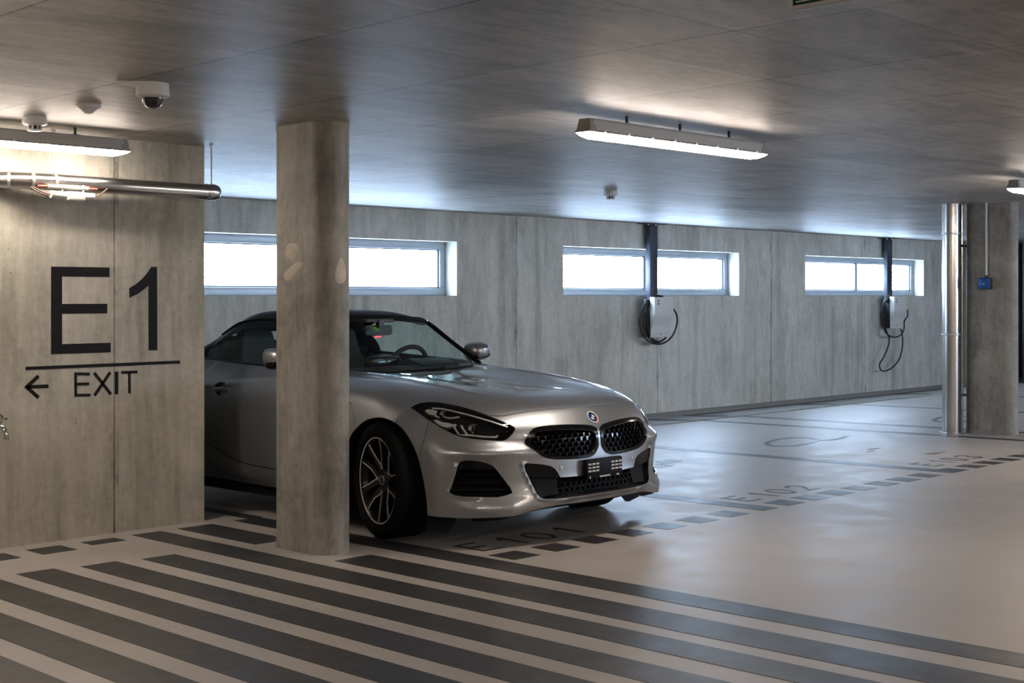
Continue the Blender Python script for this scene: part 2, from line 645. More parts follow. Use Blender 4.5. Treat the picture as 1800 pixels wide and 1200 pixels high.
# ------------------------------------------------------------------ floor paint
def mark(name, pts, lift=0.0016, parent=None, mat='floor_paint'):
    """painted patch lying on the sloping slab; pts are (x, y)"""
    mb = MB()
    mb.prism([(x, y, fz(y) + lift) for x, y in pts], (0, 0, -lift - 0.0005))
    return mb.done(name, mat, parent or FLOOR, smooth=None)


def rect(name, xa, xb, ya, yb, **k):
    return mark(name, [(xa, ya), (xb, ya), (xb, yb), (xa, yb)], **k)


def ribbon2(pts, w, closed=False):
    """polygon outline of a stroke in 2D with mitred joints"""
    P = [Vector((p[0], p[1])) for p in pts]
    n = len(P)
    L, R = [], []
    for i in range(n):
        if closed:
            a, b = P[(i - 1) % n], P[(i + 1) % n]
            d1, d2 = (P[i] - a).normalized(), (b - P[i]).normalized()
        else:
            d1 = (P[i] - P[i - 1]).normalized() if i > 0 else (P[1] - P[0]).normalized()
            d2 = (P[i + 1] - P[i]).normalized() if i < n - 1 else d1
        n1 = Vector((-d1.y, d1.x))
        n2 = Vector((-d2.y, d2.x))
        m = (n1 + n2)
        m = m.normalized() if m.length > 1e-4 else n1
        s = w / 2 / max(0.35, m.dot(n1))
        L.append(P[i] + m * s)
        R.append(P[i] - m * s)
    return L, R


def stroke_mesh(name, strokes, w, place, up, mat, parent, thick=0.0016):
    """strokes: list of (pts2d, closed); place maps (x, y) -> 3D; thin raised ribbons"""
    mb = MB()
    upv = Vector(up)
    for pts, closed in strokes:
        L, R = ribbon2(pts, w, closed)
        n = len(L)
        top = [(mb.b.verts.new(Vector(place(*l)) + upv * thick), mb.b.verts.new(Vector(place(*r)) + upv * thick)) for l, r in zip(L, R)]
        bot = [(mb.b.verts.new(place(*l)), mb.b.verts.new(place(*r))) for l, r in zip(L, R)]
        for i in range(n if closed else n - 1):
            j = (i + 1) % n
            mb.b.faces.new((top[i][0], top[j][0], top[j][1], top[i][1]))
            mb.b.faces.new((bot[i][1], bot[j][1], bot[j][0], bot[i][0]))
            mb.b.faces.new((top[i][0], bot[i][0], bot[j][0], top[j][0]))
            mb.b.faces.new((top[j][1], bot[j][1], bot[i][1], top[i][1]))
        if not closed:
            mb.b.faces.new((top[0][0], top[0][1], bot[0][1], bot[0][0]))
            mb.b.faces.new((top[-1][1], top[-1][0], bot[-1][0], bot[-1][1]))
    return mb.done(name, mat, parent, smooth=None)


# crossing stripes in front of the wall and round the near column
rect('stripe', 4.66, 4.85, YB, 7.12)
rect('stripe', 4.26, 4.50, YB, 5.57)
mark('stripe', [(4.26, 6.30), (4.395, 6.30), (4.50, 6.42), (4.50, 7.12), (4.30, 7.12), (4.26, 7.12)])
rect('stripe', 3.955, 4.15, YB, 7.12)
for k, (a, b, y) in enumerate(((3.605, 3.80, 6.38), (3.284, 3.482, 6.43), (2.968, 3.166, 6.49), (2.655, 2.855, 6.52), (2.335, 2.535, 6.56),
                               (2.02, 2.215, 6.6), (1.70, 1.895, 6.6), (1.38, 1.58, 6.6), (1.06, 1.26, 6.6))):
    rect('stripe', a, b, YB, y)
rect('bay_line', 4.765, 4.872, 7.12, KERB - 0.03)
for a in (2.345, 2.665, 2.985, 3.308, 3.634):
    rect('dash', a, a + (0.207 if a > 3.6 else 0.2), 6.91 + (0.07 if a > 3.6 else 0), 7.115)
BAY = [(7.16, 7.32), (9.71, 9.862), (12.40, 12.54), (13.165, 13.285), (15.64, 15.76), (18.26, 18.38)]
for i, (a, b) in enumerate(BAY):
    rect('bay_line', a, b, 4.882, KERB - 0.03)
for L0, c in ((7.32, 7), (9.862, 7), (12.54, 8), (15.76, 8), (18.38, 8)):
    for k in range(1, c + 1):
        a = L0 - 0.192 - k * 0.3175
        rect('dash', a, a + 0.192, 4.884, 5.078)
# lines on the gutter strip
for xa, xb in ((7.37, 12.45), (13.22, 15.69), (15.79, 18.31), (18.41, 21.0)):
    rect('gutter_line', xa, xb, 10.12, 10.22, parent=GUT, lift=0.003)
for a, b in BAY:
    rect('gutter_line', a, b, KERB + 0.055, 10.12, parent=GUT, lift=0.003)


def arc(cx, cy, rx, ry, a0, a1, n=14):
    return [(cx + rx * math.cos(math.radians(a0 + (a1 - a0) * i / n)), cy + ry * math.sin(math.radians(a0 + (a1 - a0) * i / n))) for i in range(n + 1)]


GLYPH = {   # unit-height stroke letters: (strokes, width)
    'E': ([([(0.62, 0.03), (0.03, 0.03), (0.03, 0.97), (0.62, 0.97)], False), ([(0.03, 0.52), (0.55, 0.52)], False)], 0.66),
    '1': ([([(0.0, 0.78), (0.18, 0.97), (0.18, 0.0)], False)], 0.3),
    '0': ([(arc(0.31, 0.5, 0.29, 0.47, 90, 450, 30)[:-1], True)], 0.62),
    '2': ([(arc(0.30, 0.68, 0.28, 0.29, 170, -25, 12) + [(0.02, 0.03), (0.62, 0.03)], False)], 0.64),
    '3': ([(arc(0.28, 0.74, 0.26, 0.23, 165, -80, 10) + arc(0.28, 0.27, 0.30, 0.24, 80, -165, 12)[1:], False)], 0.62),
    'X': ([([(0.0, 0.0), (0.74, 1.0)], False), ([(0.02, 1.0), (0.76, 0.0)], False)], 0.76),
    'I': ([([(0.06, 0.0), (0.06, 1.0)], False)], 0.12),
    'T': ([([(0.0, 0.965), (0.72, 0.965)], False), ([(0.36, 0.95), (0.36, 0.0)], False)], 0.72),
}
for word, x0 in (('E101', 4.975), ('E102', 7.44), ('E103', 10.04)):
    for ch, dx in zip(word, (0.0, 0.30, 0.475, 0.77 if word == 'E101' else 0.735)):
        stroke_mesh('bay_number', GLYPH[ch][0], 0.115, lambda x, y, ox=x0 + dx: (ox + x * 0.235, 5.19 + y * 0.235, fz(5.19 + y * 0.235)), (0, 0, 1), 'floor_paint', FLOOR)
# plug-and-cable symbols painted in the charging bays
loop = [(10.56, 7.07), (10.63, 7.2), (10.8, 7.32), (11.05, 7.40), (11.25, 7.42), (11.40, 7.34), (11.40, 7.2), (11.25, 7.05), (10.95, 6.97), (10.7, 6.96)]
for dx in (0.0, 3.32):
    stroke_mesh('cable_symbol', [([(p.x + dx, p.y) for p in spline([(x, y, 0) for x, y in loop], 4, True)], True)], 0.055,
                lambda x, y: (x, y, fz(y)), (0, 0, 1), 'floor_paint', FLOOR)
    stroke_mesh('cable_symbol', [([(p.x + dx, p.y) for p in spline([(11.25, 7.05, 0), (11.36, 6.99, 0), (11.55, 6.99, 0), (11.8, 7.06, 0)], 5)], False)], 0.05,
                lambda x, y: (x, y, fz(y)), (0, 0, 1), 'floor_paint', FLOOR)
for dx in (0.0,):
    mark('plug_symbol', [(8.84, 6.97), (9.03, 6.99), (9.10, 7.03), (9.03, 7.06), (9.10, 7.10), (9.03, 7.16), (8.97, 7.13), (8.90, 7.15), (8.82, 7.11)])
    stroke_mesh('cable_symbol', [([(p.x, p.y) for p in spline([(8.84, 7.03, 0), (8.70, 6.98, 0), (8.74, 6.88, 0), (8.62, 6.87, 0), (8.45, 6.95, 0), (8.3, 7.1, 0)], 5)], False)], 0.05,
                lambda x, y: (x, y, fz(y)), (0, 0, 1), 'floor_paint', FLOOR)


# small rust marks left on the coating of the third bay
for (px, py, rx, ry) in ((1640, 797, 0.16, 0.05), (1655, 795, 0.09, 0.035), (1535, 789, 0.13, 0.03), (1530, 793, 0.10, 0.02)):
    d_ = ray(px, py)
    t = (-EYE + SLOPE * YREF) / (d_.z + SLOPE * d_.y)
    q = Vector((0, 0, EYE)) + d_ * t
    rs = random.Random(px)
    mark('rust_stain', [(q.x + rx * math.cos(a) * rs.uniform(.5, 1.1), q.y + ry * math.sin(a) * rs.uniform(.4, 1.2)) for a in [2 * PI * i / 18 for i in range(18)]], lift=0.0008, mat='rust')


# ------------------------------------------------------------------ lettering on the left wall
def wall_px(x, y):
    p = on_y(x / 3.428, 430 + y / 3.428, YE)
    return p.x, p.z


def wall_poly(name, pts, t=0.0012):
    mb = MB()
    mb.prism([(x, YE - t, z) for x, z in pts], (0, t + 0.0004, 0))
    return mb.done(name, 'wall_vinyl', WALL_L, smooth=None)


ex0, ez1 = wall_px(307, 131)
ex1, ez0 = wall_px(667, 648)
ew, eh = ex1 - ex0, ez1 - ez0
b = 0.18 * ew
t_ = 0.113 * eh
zm = ez0 + 0.46 * eh
wall_poly('letter', [(ex0, ez0), (ex1, ez0), (ex1, ez0 + t_), (ex0 + b, ez0 + t_), (ex0 + b, zm), (ex0 + 0.94 * ew, zm), (ex0 + 0.94 * ew, zm + t_),
                     (ex0 + b, zm + t_), (ex0 + b, ez1 - t_), (ex0 + 0.98 * ew, ez1 - t_), (ex0 + 0.98 * ew, ez1), (ex0, ez1)])
wall_poly('numeral', [wall_px(*p) for p in ((912, 133), (946, 133), (948, 636), (895, 636), (894, 246), (868, 268), (830, 296), (780, 320), (778, 262), (820, 236), (860, 202), (888, 168))])
wall_poly('underline', [wall_px(*p) for p in ((153, 735), (1085, 697), (1085, 716), (153, 755))])


def wall_strokes(name, strokes, w):
    return stroke_mesh(name, [([wall_px(*p) for p in s], False) for s in strokes], w, lambda x, z: (x, YE - 0.0002, z), (0, -1, 0), 'wall_vinyl', WALL_L, 0.0012)


wall_strokes('letter', [[(545, 905), (456, 907), (455, 777), (541, 779)], [(455, 840), (537, 838)]], 0.017)
wall_strokes('letter', [[(567, 771), (668, 901)], [(664, 768), (569, 908)]], 0.019)
wall_strokes('letter', [[(702, 764), (701, 901)]], 0.023)
wall_strokes('letter', [[(730, 769), (828, 766)], [(779, 768), (780, 896)]], 0.017)
wall_strokes('arrow', [[(160, 857), (292, 852)], [(232, 790), (160, 857), (232, 921)]], 0.021)


# ------------------------------------------------------------------ concrete columns (elongated, round ended)
def column_ring(cx, cy, L, r, z, n=20):
    out = []
    for i in range(n + 1):
        a = PI + PI * i / n
        out.append((cx + r * math.cos(a), cy + r * math.sin(a), z))
    for i in range(n + 1):
        a = PI * i / n
        out.append((cx + r * math.cos(a), cy + L + r * math.sin(a), z))
    return out


def make_column(cx, cy, L, r, label):
    mb = MB()
    z0 = fz(cy)
    base = z0 - 0.012
    mb.rings([column_ring(cx, cy, L, r + 0.004, base), column_ring(cx, cy, L, r + 0.004, z0 + 0.02), column_ring(cx, cy, L, r, z0 + 0.06)] +
             [column_ring(cx, cy, L, r, z) for z in (0.6, 1.2, 1.8, ZC - 0.03)] + [column_ring(cx, cy, L, r + 0.004, ZC)])
    o = mb.done('concrete_column', 'concrete_column', smooth=40)
    return tag(o, label, 'column', 'round-ended concrete columns')


C1 = (4.403, 5.817, 0.278, 0.115)
col1 = make_column(*C1, 'round-ended concrete column with smeared filler patches, standing in front of the silver car')
C2 = (12.97, 5.95, 0.29, 0.117)
col2 = make_column(*C2, 'far concrete column carrying a blue switch box, beside the steel downpipe')


def col_hit(px, py):
    """point and outward normal on the near column"""
    cx, cy, L, r = C1
    d = ray(px, py)
    o = Vector((0, 0, EYE))
    t = (cx - r) / d.x                                            # flat side first
    p = o + d * t
    if cy <= p.y <= cy + L:
        return p, Vector((-1, 0, 0))
    a = d.x ** 2 + d.y ** 2
    bq = -2 * (d.x * cx + d.y * cy)
    c = cx * cx + cy * cy - r * r
    dis = max(bq * bq - 4 * a * c, 0)
    t = (-bq - math.sqrt(dis)) / (2 * a)
    p = o + d * t
    return p, Vector((p.x - cx, p.y - cy, 0)).normalized()


def filler(pts):
    ctr = Vector((sum(p[0] for p in pts) / len(pts), sum(p[1] for p in pts) / len(pts)))
    outline = [(p.x, p.y) for p in spline([(x, y, 0) for x, y in pts], 3, True)]
    mb = MB()
    prev = None
    for s, h in ((1.0, 0.0003), (0.9, 0.002), (0.55, 0.003), (0.15, 0.0035)):
        rg = []
        for x, y in outline:
            p, n = col_hit(ctr.x + (x - ctr.x) * s, ctr.y + (y - ctr.y) * s)
            rg.append(mb.b.verts.new(p + n * h))
        if prev:
            for i in range(len(rg)):
                j = (i + 1) % len(rg)
                mb.b.faces.new((prev[i], prev[j], rg[j], rg[i]))
        prev = rg
    mb.b.faces.new(prev)
    mb.done('filler_patch', 'filler', col1)


def cpx(pts):
    return [(340 + x / 3.75, 390 + y / 3.75) for x, y in pts]


filler(cpx([(605, 200), (622, 150), (650, 140), (690, 150), (697, 190), (680, 225), (655, 262), (630, 250), (612, 225)]))
filler(cpx([(597, 345), (625, 312), (660, 280), (700, 265), (722, 285), (700, 320), (672, 350), (640, 385), (605, 385)]))
filler(cpx([(930, 330), (945, 285), (965, 240), (985, 240), (1000, 300), (1008, 350), (990, 400), (955, 405), (932, 375)]))


def on_x(px, py, x):
    d = ray(px, py)
    return Vector((0, 0, EYE)) + d * (x / d.x)


def on_z(px, py, z):
    d = ray(px, py)
    return Vector((0, 0, EYE)) + d * ((z - EYE) / d.z)


# ------------------------------------------------------------------ batten lamps
def make_lamp(x, y, label):
    """sealed batten, 1.57 m long; x is its left end"""
    root = empty('batten_lamp', (x, y, ZC), label, 'lamp', 'sealed batten lamps under the ceiling')
    Ln = 1.57

    def ring(z, hw, a, b_):
        return [(a, -hw, z), (b_, -hw, z), (b_, hw, z), (a, hw, z)]
    mb = MB()
    mb.rings([ring(-0.042, 0.034, 0.055, Ln - 0.055), ring(-0.054, 0.040, 0.045, Ln - 0.045), ring(-0.102, 0.044, 0.045, Ln - 0.045)])
    mb.done('housing', 'lamp_housing', root, smooth=None)
    mb = MB()
    mb.rings([ring(-0.112, 0.046, 0.006, Ln - 0.006), ring(-0.124, 0.044, 0.03, Ln - 0.03), ring(-0.139, 0.031, 0.075, Ln - 0.075)])
    mb.done('diffuser', 'lamp_lens', root, smooth=50)
    if label is None:
        return root
    for s in (0, 1):
        mb = MB()
        a, b_ = (0.012, 0.060) if s == 0 else (Ln - 0.060, Ln - 0.012)
        mb.rings([ring(-0.043, 0.036, a + (0.008 if s == 0 else 0), b_ - (0.008 if s else 0)), ring(-0.102, 0.047, a, b_)])
        mb.done('end_cap', 'lamp_cap', root, smooth=None)
    mb = MB()
    mb.box(0, Ln, -0.050, 0.050, -0.112, -0.102, 0.003)
    mb.done('rim', 'lamp_cap', root)
    clip = foot = None
    for k in range(3):
        xx = 0.35 + k * 0.45
        if foot is None:
            mb = MB()
            mb.prism([(-0.030, 0, -0.046), (0.030, 0, -0.046), (0.030, 0, -0.038), (0.005, 0, -0.034), (0.005, 0, 0.0), (-0.005, 0, 0.0), (-0.005, 0, -0.034), (-0.030, 0, -0.038)], (0, 0.012, 0))
            foot = mb.done('bracket', 'gasket', root, smooth=None)
            o = foot
        else:
            o = foot.copy()
            COL.objects.link(o)
        o.location = (xx, -0.006, 0)
    for k in range(8):
        for sy in (-1, 1):
            if clip is None:
                mb = MB()
                mb.box(-0.008, 0.008, -0.003, 0.003, -0.110, -0.098, 0.001, 1)
                clip = mb.done('clip', 'zinc', root, smooth=None)
                o = clip
            else:
                o = clip.copy()
                COL.objects.link(o)
            o.location = (0.12 + k * 0.19, sy * 0.052, 0)
    return root


LAMP0 = make_lamp(4.975, 4.48, 'batten lamp in the middle of the ceiling, above the front of the silver car')
for x, y, lab in ((2.27, 6.96, 'batten lamp above the lettered wall, over the steel pipe'),
                  (9.92, 4.50, 'batten lamp cut by the right edge of the photo, above the far column')):
    c = copy_tree(LAMP0)
    c.location = (x, y, ZC)
    c['label'] = lab
LAMP_ADDED = make_lamp(0.05, 4.48, None)
tag(LAMP_ADDED, 'unseen batten lamp added to light the room', 'lamp')
for x, y in ((14.8, 4.5), (19.5, 4.5), (0.05, 0.6), (5.0, 0.4), (9.9, 0.4), (14.8, 0.4), (0.05, -2.4), (5.0, -2.4), (9.9, -2.4), (14.8, -2.4)):  # more unseen lamps, added to brighten the room
    c = copy_tree(LAMP_ADDED)
    c.location = (x, y, ZC)


# ------------------------------------------------------------------ steel pipe under the lamp by the lettered wall
PY, PZ, PR = 7.125, 2.0, 0.047
pr = empty('steel_pipe', (3.48, PY, PZ), 'polished steel pipe with capped end hanging along the lettered wall', 'pipe')


def rel(o, pts):
    return [Vector(p) - o.location for p in pts]


mb = MB()
mb.tube(rel(pr, [(3.48, PY, PZ), (3.9, PY, PZ), (4.48, PY, PZ)]), PR, 24)
mb.done('straight_section', 'stainless', pr)
mb = MB()
mb.lathe([(PR + 0.0015, 0.0), (PR + 0.0035, 0.004), (PR + 0.0035, 0.062), (PR - 0.003, 0.085), (PR - 0.018, 0.098), (0.012, 0.103)], origin=(4.455 - 3.48, 0, 0), axis='x', seg=24)
mb.done('end_cap', 'stainless', pr)
bend = [(3.48, PY, PZ), (3.36, PY + 0.016, PZ), (3.24, PY + 0.05, PZ), (3.14, PY + 0.098, PZ), (3.05, PY + 0.15, PZ)]
for k in range(3):
    mb = MB()
    mb.tube(rel(pr, bend[k:k + 2] if k < 2 else bend[2:]), PR - 0.0006, 24)
    mb.done('elbow_segment', 'stainless', pr)
for k in range(3):
    p = Vector(bend[k])
    d = (Vector(bend[k + 1]) - p).normalized()
    mb = MB()
    mb.tube(rel(pr, [p - d * 0.008, p + d * 0.008]), PR + 0.004, 24)
    mb.done('coupling_ring', 'zinc', pr)
for xx in (4.50, 3.475):
    mb = MB()
    mb.tube(rel(pr, [(xx, PY, PZ + PR), (xx, PY, ZC)]), 0.0045, 8)
    mb.lathe([(0.013, -0.012), (0.013, 0.0)], origin=(xx - 3.48, 0, ZC - PZ), seg=12)
    mb.done('hanger_rod', 'zinc', pr)

# white cable junction strapped under the pipe
cj = empty('cable_junction', on_y(130, 342, 7.06), 'white plastic cable junction with brown leads hanging under the steel pipe', 'junction box')


def jp(x, y, yy=7.06):
    return on_y(x / 9.0, 290 + y / 9.0, yy) - cj.location


def jtube(name, a, b_, r, mat, seg=12):
    mb = MB()
    mb.tube([jp(*a), (Vector(jp(*a)) + jp(*b_)) / 2, jp(*b_)], r, seg)
    return mb.done(name, mat, cj)


p0, p1 = jp(1040, 480), jp(1320, 520)
mb = MB()
mb.box(p0.x, p1.x, -0.03, 0.03, jp(1180, 565).z, jp(1180, 425).z, 0.006)
mb.done('box_body', 'plastic_white', cj)
jtube('gland', (800, 460), (1035, 485), 0.022, 'plastic_white')
jtube('gland', (1325, 495), (1480, 500), 0.019, 'plastic_white')
jtube('sleeve', (760, 335), (1400, 375), 0.011, 'plastic_white')
jtube('lead', (600, 330), (760, 335), 0.006, 'cable_red')
jtube('lead', (1400, 375), (1540, 385), 0.006, 'cable_red')
for a in (985, 1315):
    jtube('strap', (a, 320), (a, 450), 0.006, 'plastic_white', 8)
for pts in ([(520, 340), (610, 395), (720, 445), (830, 470)], [(480, 345), (560, 400), (660, 450), (770, 485)], [(1490, 510), (1570, 480), (1640, 425), (1700, 375)]):
    mb = MB()
    mb.tube(spline([jp(*p) for p in pts], 5), 0.0045, 8)
    mb.done('lead', 'cable_brown', cj)

# ------------------------------------------------------------------ ceiling devices
cx, cy = 3.03, 5.27
sc_ = empty('security_camera', (cx, cy, ZC), 'white dome security camera with dark lens on the ceiling', 'camera')
mb = MB()
mb.lathe([(0.070, 0), (0.073, -0.048), (0.071, -0.056), (0.056, -0.064), (0.049, -0.065)], seg=40)
mb.done('housing', 'plastic_white', sc_)
mb = MB()
mb.prism([(-0.16, 0.03, -0.001), (-0.04, -0.062, -0.001), (0.0, 0.06, -0.001), (-0.05, 0.075, -0.001)], (0, 0, -0.012))
mb.done('mounting_plate', 'plastic_white', sc_, smooth=None)
mb = MB()
mb.lathe([(0.048 * math.cos(a), -0.063 - 0.050 * math.sin(a)) for a in [i * PI / 2 / 9 for i in range(9)]] + [(0.003, -0.113)], seg=32)
mb.done('dome', 'dome_clear', sc_)
mb = MB()
mb.lathe([(0.040, -0.063), (0.040, -0.078), (0.032, -0.098), (0.012, -0.107)], seg=24)
mb.done('lens_turret', 'plastic_black', sc_)

ps = empty('presence_sensor', (3.133, 6.059, ZC), 'flat white cone-shaped presence sensor on the ceiling, left of the security camera', 'sensor')
mb = MB()
mb.lathe([(0.056, 0), (0.060, -0.012), (0.058, -0.018)], seg=32)
mb.done('base', 'plastic_white', ps)
mb = MB()
mb.lathe([(0.058, -0.018), (0.042, -0.024), (0.028, -0.036), (0.018, -0.046), (0.005, -0.049)], seg=32)
mb.done('lens', 'plastic_white', ps)


def smoke(x, y, label):
    r = empty('smoke_detector', (x, y, ZC), label, 'detector', 'ceiling smoke detectors')
    mb = MB()
    mb.lathe([(0.056, 0), (0.060, -0.006), (0.060, -0.022), (0.063, -0.026), (0.063, -0.040), (0.052, -0.047), (0.038, -0.050)], seg=36)
    mb.done('base', 'plastic_white', r)
    mb = MB()
    mb.lathe([(0.026, -0.048), (0.026, -0.072)], seg=20)
    mb.done('sensing_chamber', 'plastic_black', r)
    mb = MB()
    for k in range(8):
        a = 2 * PI * k / 8
        c, s = 0.033 * math.cos(a), 0.033 * math.sin(a)
        mb.box(c - 0.0035, c + 0.0035, s - 0.0035, s + 0.0035, -0.072, -0.046)
    mb.lathe([(0.037, -0.070), (0.037, -0.077), (0.02, -0.080)], seg=24)
    mb.done('cage', 'plastic_white', r)
    return r


smoke(3.145, 6.66, 'white smoke detector on the ceiling, just above the lamp by the lettered wall')
smoke(8.99, 7.75, 'small white smoke detector on the ceiling behind the middle lamp')

# exit sign hanging from the ceiling, mostly above the frame
ES = empty('exit_sign', (2.93, 1.92, 2.095), 'green hanging sign in a pale frame at the top edge of the photo', 'sign')
mb = MB()
mb.box(0.0, 0.024, -0.42, 0.0, 0.0, 0.19, 0.004)
mb.done('frame', 'plastic_grey', ES)
mb = MB()
mb.box(-0.002, 0.0, -0.408, -0.012, 0.010, 0.18)
mb.done('panel', 'sign_green', ES, smooth=None)
mb = MB()
mb.prism([(-0.003, -0.12, 0.10), (-0.003, -0.17, 0.145), (-0.003, -0.17, 0.115), (-0.003, -0.29, 0.115), (-0.003, -0.29, 0.085), (-0.003, -0.17, 0.085), (-0.003, -0.17, 0.055)], (0.0012, 0, 0))
mb.done('arrow', 'sign_white', ES, smooth=None)
mb = MB()
for a, w in ((-0.022, 0.008), (-0.032, 0.005), (-0.039, 0.009), (-0.050, 0.006), (-0.058, 0.010)):
    mb.box(-0.003, -0.0018, a - w, a, 0.0165, 0.0195)
mb.done('small_print', 'sign_white', ES, smooth=None)
for yy in (-0.06, -0.36):
    mb = MB()
    mb.tube([(0.012, yy, 0.19), (0.012, yy, ZC - 2.095)], 0.005, 8)
    mb.done('hanger', 'zinc', ES)

# ------------------------------------------------------------------ brass tap on the left wall
tp = on_y(-6, 748, YE - 0.05)
TP = empty('wall_tap', (tp.x, YE, tp.z), 'chrome garden tap on the lettered wall at the left edge', 'tap')
mb = MB()
mb.lathe([(0.026, -0.004), (0.026, -0.010), (0.013, -0.014), (0.013, -0.05)], axis='y', seg=20)
mb.done('wall_flange', 'chrome', TP)
mb = MB()
mb.tube(spline([(0, -0.045, 0), (0.0, -0.075, 0.0), (0.012, -0.10, -0.008), (0.022, -0.115, -0.035), (0.023, -0.118, -0.062)], 5), [0.014] * 21, 14)
mb.lathe([(0.017, -0.062), (0.017, -0.072), (0.010, -0.074)], origin=(0.023, -0.118, 0), seg=14)
mb.done('spout', 'chrome', TP)
mb = MB()
mb.tube([(0.0, -0.06, 0.008), (0.018, -0.085, 0.045)], 0.009, 12)
mb.tube([(0.006, -0.07, 0.02), (0.012, -0.077, 0.03)], 0.014, 6)
mb.done('valve', 'chrome', TP)
mb = MB()
hc = Vector((0.020, -0.088, 0.050))
mb.tube([hc + Vector((-0.022, 0.0, 0.014)), hc, hc + Vector((0.022, 0.0, -0.014))], [0.007, 0.005, 0.007], 10)
mb.tube([hc + Vector((0.006, -0.022, -0.010)), hc, hc + Vector((-0.006, 0.022, 0.010))], [0.007, 0.005, 0.007], 10)
mb.done('handle', 'chrome', TP)

# ------------------------------------------------------------------ fittings on and beside the far column
XF = C2[0] - C2[3]
a = on_x(1735, 486, XF)
cd = empty('switch_box', (XF, a.y, a.z), 'blue switch box with a white conduit on the far column', 'switch')
mb = MB()
mb.tube([(-0.013, 0, 0), (-0.013, 0, (ZC - a.z) / 2), (-0.013, 0, ZC - a.z)], 0.011, 12)
mb.done('conduit', 'plastic_white', cd)
mb = MB()
mb.lathe([(0.016, -0.02), (0.016, 0.012), (0.012, 0.014)], origin=(-0.013, 0, 0), seg=14)
mb.done('gland', 'plastic_black', cd)
mb = MB()
mb.box(-0.05, -0.001, -0.06, 0.062, -0.125, -0.012, 0.008)
mb.done('back_box', 'plastic_black', cd)
mb = MB()
mb.box(-0.068, -0.045, -0.054, 0.066, -0.122, -0.018, 0.008)
mb.done('cover', 'blue_plastic', cd)
mb = MB()
mb.box(-0.071, -0.068, -0.008, 0.016, -0.082, -0.074)
mb.done('indicator', 'plate_white', cd, smooth=None)

dp = (12.79, 6.44)
dz = fz(dp[1])
DP = empty('downpipe', (dp[0], dp[1], dz), 'wide stainless steel downpipe with collars, standing left of the far column', 'pipe')
zj = [on_z(1674, y, 0).z for y in (1,)]


def z_at(py, x, y):
    return EYE + (HOR - py) / F_PX * (x + y) / S2


z1, z2 = z_at(412, *dp) - dz, z_at(588, *dp) - dz
R_ = 0.092
for a, b_, r in ((0.0, z2 + 0.03, R_), (z2, z1 + 0.02, R_ + 0.0015), (z1, ZC - dz, R_ + 0.004)):
    mb = MB()
    mb.lathe([(r, a), (r, (a + b_) / 2), (r, b_)], seg=40)
    mb.done('pipe_section', 'stainless', DP)
for z in (z1, z2):
    mb = MB()
    mb.lathe([(R_ + 0.002, z - 0.004), (R_ + 0.010, z), (R_ + 0.010, z + 0.012), (R_ + 0.002, z + 0.016)], seg=40, cap=False)
    mb.done('collar', 'zinc', DP)
mb = MB()
mb.lathe([(R_ + 0.03, -0.002), (R_ + 0.03, 0.006), (R_ + 0.004, 0.010)], seg=40)
mb.done('floor_flange', 'stainless', DP)
mb = MB()
mb.tube([(0.105, -0.06, 0.0), (0.105, -0.06, 1.2), (0.105, -0.06, ZC - dz)], 0.012, 10)
mb.done('side_pipe', 'stainless', DP)
for py in (432, 694):
    zz = z_at(py, *dp) - dz
    mb = MB()
    mb.tube([(0.075, -0.04, zz), (0.10, -0.07, zz), (0.122, -0.098, zz)], 0.014, 8)
    mb.done('bracket', 'steel_dark', DP)


